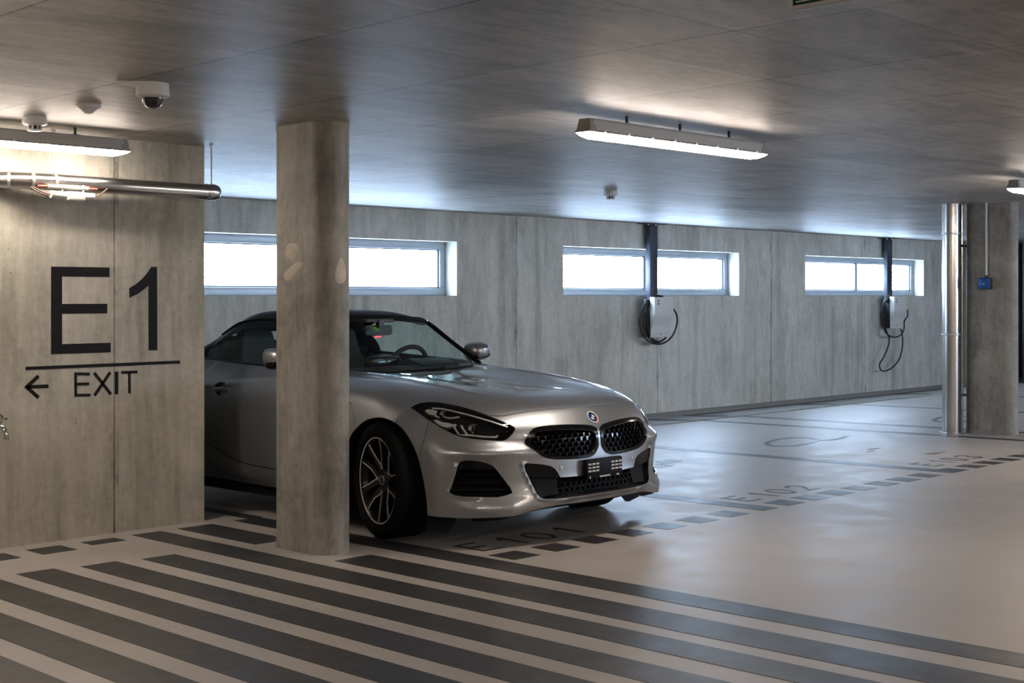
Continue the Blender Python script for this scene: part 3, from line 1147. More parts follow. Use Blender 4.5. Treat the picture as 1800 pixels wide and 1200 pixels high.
# ------------------------------------------------------------------ charging stations
def charger(post, box, loops, label, marks):
    """post: pixel columns (left face, edge, right) ; box: pixel frame of the white cover"""
    yp, yc = 10.86, 10.70
    xl, xr = on_y(post[1], 450, yp).x, on_y(post[2], 450, yp).x
    o = empty('charging_station', ((xl + xr) / 2, yp, ZC), label, 'charger', 'wall charging stations on dark posts')
    ox, oy, oz = o.location
    tl, tr = on_y(box[0], box[2], yc), on_y(box[1], box[2], yc)
    zb = on_y(box[0], box[3], yc + 0.05).z
    zt = tl.z
    x0, x1 = tl.x - ox, tr.x - ox
    mb = MB()
    mb.box(xl - ox, xr - ox, 0.0, 0.075, zb + 0.03 - oz, -0.006, 0.004)
    mb.done('post', 'steel_dark', o)
    mb = MB()
    mb.box(xl - ox - 0.12, xr - ox + 0.12, -0.05, 0.11, -0.012, -0.0005)
    mb.done('top_plate', 'steel_dark', o, smooth=None)
    for k in range(3):
        mb = MB()
        bx = (xl + xr) / 2 - ox + (k - 1) * 0.155
        mb.lathe([(0.011, -0.012), (0.011, -0.028), (0.006, -0.030)], origin=(bx, -0.03, 0), seg=10)
        mb.done('bolt', 'zinc', o)
    mb = MB()
    mb.box(x0, x1 - 0.01, yc + 0.086 - oy, -0.002, zb + 0.005 - oz, zt - 0.03 - oz, 0.01)
    mb.done('box_body', 'plastic_black', o)
    # cover: flat at the top, stepping forward with an S-curve in the lower part
    prof = [(-0.058, zt), (-0.065, zt - 0.010)] + [(-0.065, zt - 0.17)]
    H = zt - zb
    for i in range(9):
        t = i / 8
        prof.append((-0.065 + 0.062 * (3 * t * t - 2 * t ** 3), zt - H * 0.42 - t * H * 0.36))
    prof += [(-0.003, zb + 0.012), (0.003, zb)]
    back = [(0.016, zb), (0.020, zt)]
    mb = MB()
    pts = [(x0, yc + 0.065 + a_ - oy, z - oz) for a_, z in prof + back]
    mb.prism(pts, (x1 - x0, 0, 0))
    es = [e for e in mb.b.edges if abs(e.verts[0].co.x - e.verts[1].co.x) < 1e-5]
    bmesh.ops.bevel(mb.b, geom=es, offset=0.009, segments=2, affect='EDGES', profile=0.5)
    mb.done('cover', 'plastic_white', o, smooth=40)
    for (u, v, w, h) in marks:
        mb = MB()
        yy = (yc + 0.0615 if v > 0.7 else yc + 0.0) - oy
        mb.box(x0 + u * (x1 - x0), x0 + (u + w) * (x1 - x0), yy - 0.002, yy + 0.001, zt - (v + h) * H - oz, zt - v * H - oz)
        mb.done('marking', 'plastic_grey' if v > 0.7 else 'plastic_black', o, smooth=None)
    for pts, closed, yy in loops:
        mb = MB()
        mb.tube(spline([on_y(px, py, yy + (0.012 if i % 2 else 0.0)) - o.location for i, (px, py) in enumerate(pts)], 6), 0.0115, 8)
        mb.done('cable', 'cable_black', o)
    mb = MB()
    mb.box(x0 - 0.05, x0 + 0.02, yc + 0.10 - oy, -0.02, zt - 0.10 - oz, zt - 0.03 - oz, 0.008)
    mb.done('cable_hook', 'plastic_black', o)
    return o


mk = [(0.16, 0.07, 0.07, 0.03), (0.16, 0.115, 0.04, 0.02), (0.15, 0.15, 0.08, 0.035), (0.22, 0.90, 0.07, 0.03), (0.47, 0.89, 0.09, 0.04), (0.72, 0.89, 0.15, 0.015)]
charger((1136, 1143, 1156), (1151, 1184, 522, 593), [
    ([(1166, 520), (1150, 519), (1138, 529), (1127, 547), (1124, 568), (1131, 590), (1147, 603), (1166, 603), (1182, 590), (1190, 568), (1189, 552), (1183, 542)], False, 10.80),
    ([(1164, 522), (1150, 522), (1140, 533), (1133, 553), (1133, 575), (1140, 593), (1154, 602), (1166, 597), (1172, 590)], False, 10.815),
    ([(1160, 523), (1150, 527), (1142, 540), (1138, 560), (1140, 582), (1149, 597), (1160, 600), (1170, 594)], False, 10.79)],
    'white wall charger with coiled black cable, at the middle window right of the car', mk)


def c2p(pts):
    return [(1530 + x / 4.444, 400 + y / 4.444) for x, y in pts]


charger((1554, 1560, 1568.5), (1572, 1593, 521, 577), [
    (c2p([(185, 548), (150, 545), (115, 565), (92, 620), (82, 690), (97, 770), (135, 835), (190, 855), (240, 835), (263, 785), (265, 730), (290, 690), (290, 640)]), False, 10.80),
    (c2p([(180, 552), (145, 552), (112, 590), (92, 660), (102, 740), (130, 820), (146, 865), (140, 920), (110, 1000), (74, 1060), (76, 1102), (105, 1120), (160, 1100), (218, 1040), (245, 960), (252, 880), (246, 820), (235, 790)]), False, 10.815)],
    'far white wall charger with a loop of cable hanging down, left of the steel downpipe', mk)

# ------------------------------------------------------------------ the car
# car space: u across (negative = the side nearest the camera), v from the nose to the tail, z up from the tyre contact
CAR_X, CAR_Y = 5.758, 5.10
CAR = empty('sports_car', (CAR_X, CAR_Y, fz(CAR_Y)), 'silver two-seat roadster with a black fabric roof parked behind the near column', 'car')
CAR.rotation_euler = (-math.atan(SLOPE), 0, 0)
TILT = Matrix.Rotation(math.atan(SLOPE), 3, 'X')


def car_ray(px, py):
    """photo ray in car space: origin, direction"""
    o = TILT @ (Vector((0, 0, EYE)) - Vector((CAR_X, CAR_Y, fz(CAR_Y))))
    return o, (TILT @ ray(px, py)).normalized()


def card(t, x):
    """weights of the natural cubic spline through knots t evaluated at x (len(x) x len(t))"""
    t = np.asarray(t, float)
    n = len(t)
    h = np.diff(t)
    A = np.zeros((n, n))
    B = np.zeros((n, n))
    A[0, 0] = A[-1, -1] = 1
    for i in range(1, n - 1):
        A[i, i - 1], A[i, i], A[i, i + 1] = h[i - 1], 2 * (h[i - 1] + h[i]), h[i]
        B[i, i - 1], B[i, i + 1] = 6 / h[i - 1], 6 / h[i]
        B[i, i] = -6 / h[i - 1] - 6 / h[i]
    K = np.linalg.solve(A, B)
    x = np.clip(np.asarray(x, float), t[0], t[-1])
    j = np.clip(np.searchsorted(t, x, side='right') - 1, 0, n - 2)
    hh = h[j]
    a = (t[j + 1] - x) / hh
    b_ = (x - t[j]) / hh
    W = np.zeros((len(x), n))
    r = np.arange(len(x))
    W[r, j] += a
    W[r, j + 1] += b_
    W += ((a ** 3 - a) * hh * hh / 6)[:, None] * K[j] + ((b_ ** 3 - b_) * hh * hh / 6)[:, None] * K[j + 1]
    return W


class Patch:
    """smooth surface through a net of points P[row, column]; parameters are mean arc lengths"""

    def __init__(self, P, mirror=False, disp=None):
        P = np.asarray(P, float)
        if mirror:                                   # columns run centre -> side: add the mirrored half
            L = P[:, :0:-1].copy()
            L[:, :, 0] *= -1
            P = np.concatenate([L, P], axis=1)
        self.P = P
        da = np.linalg.norm(np.diff(P, axis=1), axis=2).mean(axis=0)
        db = np.linalg.norm(np.diff(P, axis=0), axis=2).mean(axis=1)
        self.ta = np.concatenate([[0], np.cumsum(da)])
        self.tb = np.concatenate([[0], np.cumsum(db)])
        if mirror:
            self.ta -= self.ta[-1] / 2
        self.disp = disp
        self.a0, self.a1, self.b0, self.b1 = self.ta[0], self.ta[-1], self.tb[0], self.tb[-1]
        self._bvh = None

    def raw(self, ab):
        ab = np.asarray(ab, float)
        Wa, Wb = card(self.ta, ab[:, 0]), card(self.tb, ab[:, 1])
        return np.einsum('ni,nj,ijk->nk', Wb, Wa, self.P, optimize=True)

    def raw_n(self, ab, e=0.004):
        ab = np.asarray(ab, float)
        d = np.array([[e, 0]])
        g = np.array([[0, e]])
        da = self.raw(ab + d) - self.raw(ab - d)
        db = self.raw(ab + g) - self.raw(ab - g)
        n = np.cross(da, db)
        return n / np.maximum(np.linalg.norm(n, axis=1, keepdims=True), 1e-9)

    def pos(self, ab):
        p = self.raw(ab)
        if self.disp:
            p = p + self.raw_n(ab) * self.disp(np.asarray(ab, float), p)[:, None] * self.sign
        return p

    sign = 1.0

    def nrm(self, ab, e=0.003):
        ab = np.asarray(ab, float)
        d = np.array([[e, 0]])
        g = np.array([[0, e]])
        n = np.cross(self.pos(ab + d) - self.pos(ab - d), self.pos(ab + g) - self.pos(ab - g))
        return n / np.maximum(np.linalg.norm(n, axis=1, keepdims=True), 1e-9) * self.sign

    def grid(self, na, nb):
        a = np.linspace(self.a0, self.a1, na)
        b_ = np.linspace(self.b0, self.b1, nb)
        return np.stack(np.meshgrid(a, b_), axis=-1).reshape(-1, 2)

    def hit(self, o, d):
        """surface parameters where a ray meets the patch"""
        if self._bvh is None:
            self._na, self._nb = 161, 141
            self._ab = self.grid(self._na, self._nb)
            v = self.pos(self._ab)
            f = []
            for i in range(self._nb - 1):
                for j in range(self._na - 1):
                    k = i * self._na + j
                    f += [(k, k + 1, k + self._na), (k + 1, k + self._na + 1, k + self._na)]
            self._f, self._v = f, v
            self._bvh = BVHTree.FromPolygons([Vector(x) for x in v], f)
        loc, nr, idx, dist = self._bvh.ray_cast(o, d)
        if loc is None:
            best = None
            for k in range(60):
                p = o + d * (5.0 + k * 0.12)
                q = self._bvh.find_nearest(p)
                if best is None or q[3] < best[3]:
                    best = q
            loc, idx = best[0], best[2]
        i0, i1, i2 = self._f[idx]
        A, B, C_ = self._v[i0], self._v[i1], self._v[i2]
        m = np.stack([B - A, C_ - A], axis=1)
        w, *_ = np.linalg.lstsq(m, np.array(loc) - A, rcond=None)
        return self._ab[i0] + w[0] * (self._ab[i1] - self._ab[i0]) + w[1] * (self._ab[i2] - self._ab[i0])

    def px(self, pts):
        return np.array([self.hit(*car_ray(*p)) for p in pts])


def inside(poly, pts):
    x, y = pts[:, 0], pts[:, 1]
    r = np.zeros(len(pts), bool)
    n = len(poly)
    j = n - 1
    for i in range(n):
        xi, yi = poly[i]
        xj, yj = poly[j]
        c = ((yi > y) != (yj > y)) & (x < (xj - xi) * (y - yi) / (yj - yi + 1e-15) + xi)
        r ^= c
        j = i
    return r


def seg_dist(poly, pts, closed=True):
    best = np.full(len(pts), 9.0)
    n = len(poly)
    for i in range(n if closed else n - 1):
        a, b_ = poly[i], poly[(i + 1) % n]
        ab = b_ - a
        t = np.clip(((pts - a) @ ab) / max(ab @ ab, 1e-12), 0, 1)
        best = np.minimum(best, np.linalg.norm(pts - (a + t[:, None] * ab), axis=1))
    return best


def smooth_loop(poly, n=4, closed=True):
    return np.array([(p.x, p.y) for p in spline([(x, y, 0) for x, y in poly], n, closed)])


def resample(poly, step, closed=True):
    out = []
    n = len(poly)
    for i in range(n if closed else n - 1):
        a, b_ = np.array(poly[i]), np.array(poly[(i + 1) % n])
        k = max(1, int(np.linalg.norm(b_ - a) / step))
        for t in range(k):
            out.append(a + (b_ - a) * t / k)
    if not closed:
        out.append(np.array(poly[-1]))
    return np.array(out)


def mirror_ab(poly):
    q = np.array(poly).copy()
    q[:, 0] *= -1
    return q[::-1]


def strip_poly(line, w):
    L, R = ribbon2([tuple(p) for p in line], w)
    return np.array([(p.x, p.y) for p in L] + [(p.x, p.y) for p in reversed(R)])


def triangulate(patch, loops, na, nb):
    """constrained triangulation of the parameter rectangle with the loops as edges"""
    g = patch.grid(na, nb)
    da, db = (patch.a1 - patch.a0) / (na - 1), (patch.b1 - patch.b0) / (nb - 1)
    keep = np.ones(len(g), bool)
    for lp in loops:
        keep &= seg_dist(lp, g) > 0.35 * min(da, db)
    border = (np.isclose(g[:, 0], patch.a0) | np.isclose(g[:, 0], patch.a1) | np.isclose(g[:, 1], patch.b0) | np.isclose(g[:, 1], patch.b1))
    g = g[keep | border]
    verts = [Vector(p) for p in g]
    edges = []
    for lp in loops:
        q = np.stack([np.clip(lp[:, 0], patch.a0, patch.a1), np.clip(lp[:, 1], patch.b0, patch.b1)], axis=1)
        s = len(verts)
        verts += [Vector(p) for p in q]
        edges += [(s + i, s + (i + 1) % len(q)) for i in range(len(q))]
    v, e, f, *_ = delaunay_2d_cdt(verts, edges, [], 0, 1e-6)
    v = np.array([(p.x, p.y) for p in v])
    tris = []
    for q in f:
        for i in range(1, len(q) - 1):
            tris.append((q[0], q[i], q[i + 1]))
    tris = np.array(tris)
    A, B, C_ = v[tris[:, 0]], v[tris[:, 1]], v[tris[:, 2]]
    ar = 0.5 * ((B[:, 0] - A[:, 0]) * (C_[:, 1] - A[:, 1]) - (C_[:, 0] - A[:, 0]) * (B[:, 1] - A[:, 1]))
    ok = np.abs(ar) > 1e-10
    tris, ar = tris[ok], ar[ok]
    flip = ar < 0
    tris[flip] = tris[flip][:, [0, 2, 1]]
    return v, tris


def build_region(name, mat, patch, v, tris, parent, offset=0.0, rim=0.012, rim_offset=None):
    """mesh of some triangles of the patch, its border folded inwards by `rim`"""
    used, inv = np.unique(tris, return_inverse=True)
    t = inv.reshape(-1, 3)
    ab = v[used]
    N = patch.nrm(ab)
    P = patch.pos(ab) + N * offset
    if patch.sign < 0:
        t = t[:, [0, 2, 1]]
    verts = [tuple(p) for p in P]
    normals = [tuple(n) for n in N]
    faces = [tuple(int(k) for k in q) for q in t]
    if rim:
        cnt = {}
        for q in faces:
            for i in range(3):
                a, b_ = q[i], q[(i + 1) % 3]
                cnt[(min(a, b_), max(a, b_))] = (a, b_) if (min(a, b_), max(a, b_)) not in cnt else None
        bd = [e for e in cnt.values() if e]
        for a, b_ in bd:
            pa, pb = Vector(P[a]), Vector(P[b_])
            na, nb_ = Vector(N[a]), Vector(N[b_])
            out = ((pb - pa).cross((na + nb_) / 2)).normalized()
            s = len(verts)
            verts += [tuple(pa), tuple(pb), tuple(pb - nb_ * rim), tuple(pa - na * rim)]
            soft = [(out + na * 0.8).normalized(), (out + nb_ * 0.8).normalized(), out, out] if rim > 0 else [-out] * 4
            normals += [tuple(q) for q in soft]
            faces.append((s, s + 3, s + 2, s + 1))
    me = bpy.data.meshes.new(name)
    me.from_pydata(verts, [], faces)
    me.update()
    me.shade_smooth()
    me.normals_split_custom_set_from_vertices(normals)
    return link(name, me, mat, parent)


# ---- front of the body: nose, bonnet and front wings as one smooth surface, cut into panels below
NET = [   # per row: centre ... wheel-arch edge
    [(0, -.078, .214), (.21, -.072, .214), (.41, -.040, .209), (.59, .032, .184), (.735, .128, .177), (.84, .235, .174), (.905, .318, .176), (.925, .385, .180)],
    [(0, -.088, .243), (.21, -.082, .243), (.41, -.050, .238), (.59, .022, .222), (.735, .120, .220), (.842, .228, .220), (.908, .315, .222), (.928, .385, .226)],
    [(0, -.070, .345), (.21, -.063, .345), (.41, -.030, .342), (.59, .036, .330), (.735, .127, .330), (.842, .235, .330), (.910, .325, .330), (.932, .398, .330)],
    [(0, -.066, .440), (.21, -.058, .440), (.41, -.026, .440), (.59, .036, .440), (.735, .126, .440), (.842, .236, .440), (.912, .340, .440), (.937, .424, .438)],
    [(0, -.062, .530), (.21, -.053, .530), (.41, -.020, .530), (.59, .038, .530), (.738, .132, .528), (.842, .252, .528), (.912, .366, .526), (.940, .458, .520)],
    [(0, -.048, .618), (.205, -.037, .618), (.40, -.002, .618), (.58, .066, .616), (.73, .176, .613), (.836, .300, .610), (.906, .422, .604), (.937, .514, .590)],
    [(0, -.004, .680), (.20, .006, .680), (.395, .038, .680), (.573, .108, .680), (.72, .236, .682), (.822, .376, .680), (.896, .498, .668), (.934, .578, .643)],
    [(0, .055, .742), (.20, .066, .742), (.390, .100, .741), (.565, .178, .739), (.708, .322, .741), (.808, .480, .742), (.886, .600, .716), (.932, .657, .678)],
    [(0, .185, .788), (.20, .195, .789), (.385, .228, .791), (.555, .302, .790), (.695, .452, .794), (.798, .592, .785), (.880, .690, .746), (.930, .735, .695)],
    [(0, .440, .824), (.20, .448, .826), (.375, .474, .838), (.545, .536, .840), (.680, .640, .836), (.788, .735, .812), (.878, .785, .762), (.930, .800, .697)],
    [(0, .800, .850), (.20, .802, .852), (.375, .806, .869), (.545, .815, .872), (.676, .842, .864), (.788, .875, .836), (.880, .885, .776), (.932, .885, .682)],
    [(0, 1.12, .872), (.20, 1.12, .874), (.380, 1.12, .893), (.555, 1.12, .899), (.690, 1.10, .888), (.800, 1.075, .850), (.886, 1.030, .776), (.935, .985, .632)],
    [(0, 1.37, .890), (.20, 1.375, .892), (.385, 1.39, .908), (.565, 1.42, .916), (.710, 1.43, .906), (.815, 1.355, .858), (.892, 1.205, .752), (.935, 1.080, .530)],
    [(0, 1.50, .904), (.20, 1.512, .905), (.390, 1.55, .916), (.575, 1.615, .927), (.745, 1.73, .930), (.828, 1.60, .868), (.897, 1.34, .720), (.932, 1.125, .420)],
]
front = Patch(NET, mirror=True)
_n = front.raw_n(np.array([[0.0, front.b1 * 0.6]]))[0]
front.sign = 1.0 if _n[2] > 0 else -1.0
RIDGES = [front.px(q) for q in ([(616, 651), (700, 664), (760, 676), (820, 688), (880, 700), (936, 713)], [(800, 661), (850, 668), (900, 680), (930, 692)])]
LIP_MID = front.px([(910 + x / 6.665, 720 + y / 6.665) for x, y in ((74, 650), (90, 720), (130, 800), (180, 900), (225, 985), (268, 1030), (330, 1048), (450, 1044), (600, 1030), (800, 1004), (980, 977))])
LIP_MID[-1, 0] = 0.0
LIP_SIDE = front.px([(700 + x / 3.529, 600 + y / 3.529) for x, y in ((368, 775), (350, 840), (330, 900), (315, 935), (345, 952), (400, 962), (500, 966))])
front._bvh = None


def front_disp(ab, p):
    """character lines: crease under the headlights, chin lips, bonnet ridges"""
    u, v_, z = np.abs(p[:, 0]), p[:, 1], p[:, 2]
    d = np.zeros(len(p))
    g = np.clip((u - 0.38) / 0.16, 0, 1) * np.clip((0.90 - u) / 0.1, 0, 1) * (v_ < 0.45)
    d += 0.016 * g * np.exp(-((z - (0.515 + 0.02 * (u - .6))) / 0.030) ** 2)        # ledge above the side intakes
    d -= 0.010 * g * np.exp(-((z - 0.590) / 0.035) ** 2)
    g2 = np.clip((u - 0.50) / 0.12, 0, 1) * np.clip((0.88 - u) / 0.1, 0, 1) * (v_ < 0.4)
    d += 0.022 * g2 * np.clip((0.285 - z) / 0.06, 0, 1)                          # chin under the side intakes
    top = np.clip((v_ - 0.28) / 0.35, 0, 1) * (z > 0.74)
    q = np.stack([-np.abs(ab[:, 0]), ab[:, 1]], axis=1)
    for rd, amp, w in ((RIDGES[0], 0.008, 0.030), (RIDGES[1], 0.006, 0.024)):       # bonnet ridges
        d += amp * top * np.exp(-(seg_dist(rd, q, False) / w) ** 2)
    d += 0.009 * np.exp(-((seg_dist(LIP_MID, q, False) - 0.006) / 0.010) ** 2)      # raised edge round the centre intake
    d += 0.007 * np.exp(-((seg_dist(LIP_SIDE, q, False) - 0.004) / 0.009) ** 2)
    return d


front.disp = front_disp
n_ = front.raw_n(np.array([[0.0, front.b1 * 0.6]]))[0]
front.sign = 1.0 if n_[2] > 0 else -1.0


def T5(pts):          # traced from enlarged views of the photograph
    return [(700 + x / 8.18, 690 + y / 8.18) for x, y in pts]


def T6(pts):
    return [(910 + x / 6.665, 720 + y / 6.665) for x, y in pts]


def T2(pts):
    return [(700 + x / 3.529, 600 + y / 3.529) for x, y in pts]


head_px = T5([(185, 215), (250, 175), (330, 148), (420, 135), (560, 138), (700, 160), (850, 190), (1000, 230), (1150, 280), (1300, 335), (1450, 390), (1560, 435), (1650, 480), (1682, 515),
              (1665, 560), (1630, 605), (1580, 655), (1530, 682), (1480, 692), (1380, 688), (1200, 675), (1050, 660), (900, 635), (780, 590), (650, 520), (520, 445), (400, 370), (300, 295), (220, 240)])
kid_px = T6([(80, 380), (92, 342), (130, 280), (165, 235), (215, 210), (330, 190), (500, 178), (650, 175), (800, 180), (880, 195), (930, 230), (955, 285), (957, 350), (940, 430), (915, 490),
             (880, 533), (820, 560), (700, 575), (560, 580), (440, 580), (360, 570), (300, 550), (220, 492), (140, 435), (95, 405)])
kin_px = T6([(150, 385), (175, 330), (215, 272), (248, 250), (400, 236), (560, 228), (700, 226), (820, 236), (880, 257), (910, 300), (915, 370), (900, 440), (880, 488), (840, 518), (760, 535),
             (600, 545), (450, 545), (355, 538), (300, 510), (220, 455), (165, 415)])
mid_px = T6([(980, 748), (750, 772), (500, 792), (470, 735), (440, 692), (390, 660), (300, 641), (200, 631), (97, 624), (74, 650), (90, 720), (130, 800), (180, 900), (225, 985), (268, 1030),
             (330, 1048), (450, 1044), (600, 1030), (800, 1004), (980, 977)])
side_px = T2([(315, 935), (330, 900), (350, 840), (368, 775), (382, 748), (412, 738), (480, 740), (550, 754), (588, 772), (622, 812), (660, 860), (695, 905), (710, 938), (682, 951), (620, 966),
              (500, 966), (400, 962), (345, 952)])
hood_px = [(885, 730.8), (910, 725.8), (946.7, 720.8), (983, 717.0), (1013, 714.3), (1036, 713.0)]
tail_px = [(722.6, 716.3), (708, 724), (697.5, 735.5), (693, 742)]

head = resample(smooth_loop(front.px(head_px), 2), 0.012)
kid = smooth_loop(front.px(kid_px), 3)
kid[:, 0] = np.minimum(kid[:, 0], -0.012)
kid = resample(kid, 0.012)
kin = resample(smooth_loop(front.px(kin_px), 3), 0.012)
mid_h = front.px(mid_px)
mid_h[0, 0] = mid_h[-1, 0] = 0.0
mid_h[:, 0] = np.minimum(mid_h[:, 0], 0.0)
midl = resample(np.concatenate([mid_h, mirror_ab(mid_h)[1:-1]]), 0.014)
side = resample(front.px(side_px), 0.012)
# bonnet shut line: across the nose, along the top of the headlight, down to the wheel arch
hl = front.px(hood_px)
hl[-1, 0] = 0.0
tl_ = front.px(tail_px)
tl_[-1, 0] = front.a0
arch_b = tl_[-1, 1]
rear_b = float(np.interp(0.0, [0, 1], [front.tb[-3], front.tb[-2]]))
top_edge = front.px(T5([(1462, 388), (1300, 328), (1150, 272), (1000, 222), (850, 182), (700, 152), (560, 130), (420, 127), (330, 140), (250, 167), (185, 207)]))
G_ = 0.0021
shut = np.concatenate([hl[::-1], top_edge[1:], tl_])
shut = resample(shut, 0.012, False)
gap_near = strip_poly(shut, 0.0062)
gap_near[0, 0] = gap_near[-1, 0] = 0.0
full_shut = np.concatenate([shut[::-1], mirror_ab(shut)[::-1][0:0]])
# polygon of the bonnet in parameter space (both halves)
left_half = shut                                                     # centre -> wheel arch
b_end = front.b1 + 0.01
hood_poly = np.concatenate([left_half, [[front.a0 - 0.01, arch_b], [front.a0 - 0.01, b_end], [front.a1 + 0.01, b_end], [front.a1 + 0.01, arch_b]], mirror_ab(left_half)])
seam = resample(front.px([(752, 741), (749, 757), (743, 778), (740, 792), (739.5, 806), (738, 820)]), 0.012, False)
gap_seam = strip_poly(seam, 0.0045)
# bonnet / side rear cut behind the wheel
rc = resample(np.array([[front.a0, front.tb[11] + 0.02], [front.ta[1] - 0.01, front.tb[11] + 0.10], [front.ta[1] + 0.03, front.tb[12] - 0.02], [front.ta[2] + 0.02, front.b1 - 0.05], [front.ta[2] + 0.05, front.b1]]), 0.012, False)
gap_rear = strip_poly(rc, 0.006)

pieces = {}
for nm, lp in (('head', head), ('kid', kid), ('kin', kin), ('side', side), ('gap1', gap_near), ('gap2', gap_seam), ('gap3', gap_rear)):
    pieces[nm] = [lp, mirror_ab(lp)]
pieces['mid'] = [midl]
loops = [l for k in ('head', 'kid', 'kin', 'side', 'gap1', 'gap2', 'gap3', 'mid') for l in pieces[k]]
V, TR = triangulate(front, loops, 132, 120)
cen = V[TR].mean(axis=1)
lab = np.full(len(TR), 'bumper', dtype=object)
lab[inside(hood_poly, cen)] = 'hood'
rear_poly = np.concatenate([rc, [[front.a0 - 0.01, front.b1 + 0.01]], [[front.a0 - 0.01, rc[0][1]]]])
rear_poly = np.concatenate([[[front.a0 - 0.02, rc[0][1]]], rc, [[rc[-1][0], front.b1 + 0.02], [front.a0 - 0.02, front.b1 + 0.02]]])
for lp in (rear_poly, mirror_ab(rear_poly)):
    lab[inside(lp, cen) & (lab == 'hood')] = 'wing'
# wing between headlight, wheel arch and bumper seam
for sgn in (-1, 1):
    sm = seam if sgn < 0 else mirror_ab(seam)[::-1]
    wp = np.concatenate([sm, [[sgn * (front.a1 + 0.02), sm[-1][1]], [sgn * (front.a1 + 0.02), arch_b + 0.1], [sm[0][0] + sgn * 0.02, arch_b + 0.12]]])
    lab[inside(wp, cen) & (lab == 'bumper')] = 'cheek'
for nm in ('gap1', 'gap2', 'gap3', 'side', 'mid', 'kid', 'kin', 'head'):
    for lp in pieces[nm]:
        lab[inside(lp, cen)] = nm
sidesel = cen[:, 0] < 0
build_region('bonnet', 'car_paint', front, V, TR[lab == 'hood'], CAR, rim=0.006)
build_region('front_bumper', 'car_paint', front, V, TR[lab == 'bumper'], CAR, rim=0.005)
for s in (True, False):
    half = sidesel == s
    build_region('front_wing', 'car_paint', front, V, TR[(lab == 'cheek') & half], CAR, rim=0.006)
    build_region('rear_wing_panel', 'car_paint', front, V, TR[(lab == 'wing') & half], CAR, rim=0.006)
    # kidney: glossy frame standing slightly proud, dark throat, studded insert
    kf = build_region('kidney_frame', 'black_gloss', front, V, TR[(lab == 'kid') & half], CAR, offset=0.005, rim=0.035)
    build_region('throat', 'black_matte', front, V, TR[(lab == 'kin') & half], kf, offset=-0.05, rim=-0.045)
    si = build_region('side_intake', 'black_matte', front, V, TR[(lab == 'side') & half], CAR, offset=-0.055, rim=-0.050)
mi = build_region('centre_intake', 'black_matte', front, V, TR[lab == 'mid'], CAR, offset=-0.075, rim=-0.070)
gp = build_region('gap_liner', 'black_matte', front, V, TR[np.isin(lab.astype(str), ('gap1', 'gap2', 'gap3'))], CAR, offset=-0.010, rim=0)


def surf(ab, depth=0.0):
    ab = np.atleast_2d(np.asarray(ab, float))
    return [Vector(p) for p in front.pos(ab) + front.nrm(ab) * depth]


def flip_u(o):
    """a mirrored mesh for the far side of the car"""
    me = o.data.copy()
    for v_ in me.vertices:
        v_.co.x = -v_.co.x
    me.flip_normals()
    return me


def both(name, mat, near_parent, far_parent, mb, smooth=35):
    o = mb.done(name, mat, near_parent, smooth=smooth)
    m2 = flip_u(o)
    o2 = bpy.data.objects.new(name, m2)
    COL.objects.link(o2)
    o2.parent = far_parent
    return o, o2


kf_near, kf_far = [o for o in COL.objects if o.name.startswith('kidney_frame')]
si_near, si_far = [o for o in COL.objects if o.name.startswith('side_intake')]
# studs of the kidney grilles: staggered short blades joined by thin cross bars, one moulded insert per side
mb = MB()
amin, bmin = kin.min(axis=0)
amax, bmax = kin.max(axis=0)
rows, cols = 6, 10
for r in range(rows):
    for c in range(cols):
        a_ = amin + (amax - amin) * (c + (0.75 if r % 2 else 0.25)) / cols
        b_ = bmin + (bmax - bmin) * (r + 0.5) / rows
        q = np.array([[a_, b_]])
        if not inside(kin, q)[0] or seg_dist(kin, q)[0] < 0.006:
            continue
        w, h = 0.0045, (bmax - bmin) / rows * 0.40
        c4 = [(a_ - w, b_ - h), (a_ + w, b_ - h), (a_ + w * 1.6, b_ + h * 0.2), (a_ + w * 1.6, b_ + h), (a_ - w * 1.6, b_ + h), (a_ - w * 1.6, b_ + h * 0.2)]
        f0 = surf(c4, -0.012)
        f1 = surf(c4, -0.048)
        mb.rings([f1, f0])
    b_ = bmin + (bmax - bmin) * (r + 0.82) / rows
    xs_ = [a for a in np.linspace(amin, amax, 40) if inside(kin, np.array([[a, b_]]))[0]]
    if len(xs_) > 3:
        lo = [(a, b_ - 0.003) for a in xs_]
        hi = [(a, b_ + 0.003) for a in xs_]
        A0, A1, B0, B1 = surf(lo, -0.022), surf(hi, -0.022), surf(lo, -0.045), surf(hi, -0.045)
        mb.rings([[A0[i], A1[i], B1[i], B0[i]] for i in range(len(xs_))])
for o in both('grille_insert', 'black_gloss', kf_near, kf_far, mb, 30):
    o['kind'] = 'stuff'
# inner chrome-black edge line of each kidney
mb = MB()
mb.tube(surf(np.concatenate([kin, kin[:1]]), -0.004), 0.0028, 6, False)
both('inner_edge', 'rim_black', kf_near, kf_far, mb)

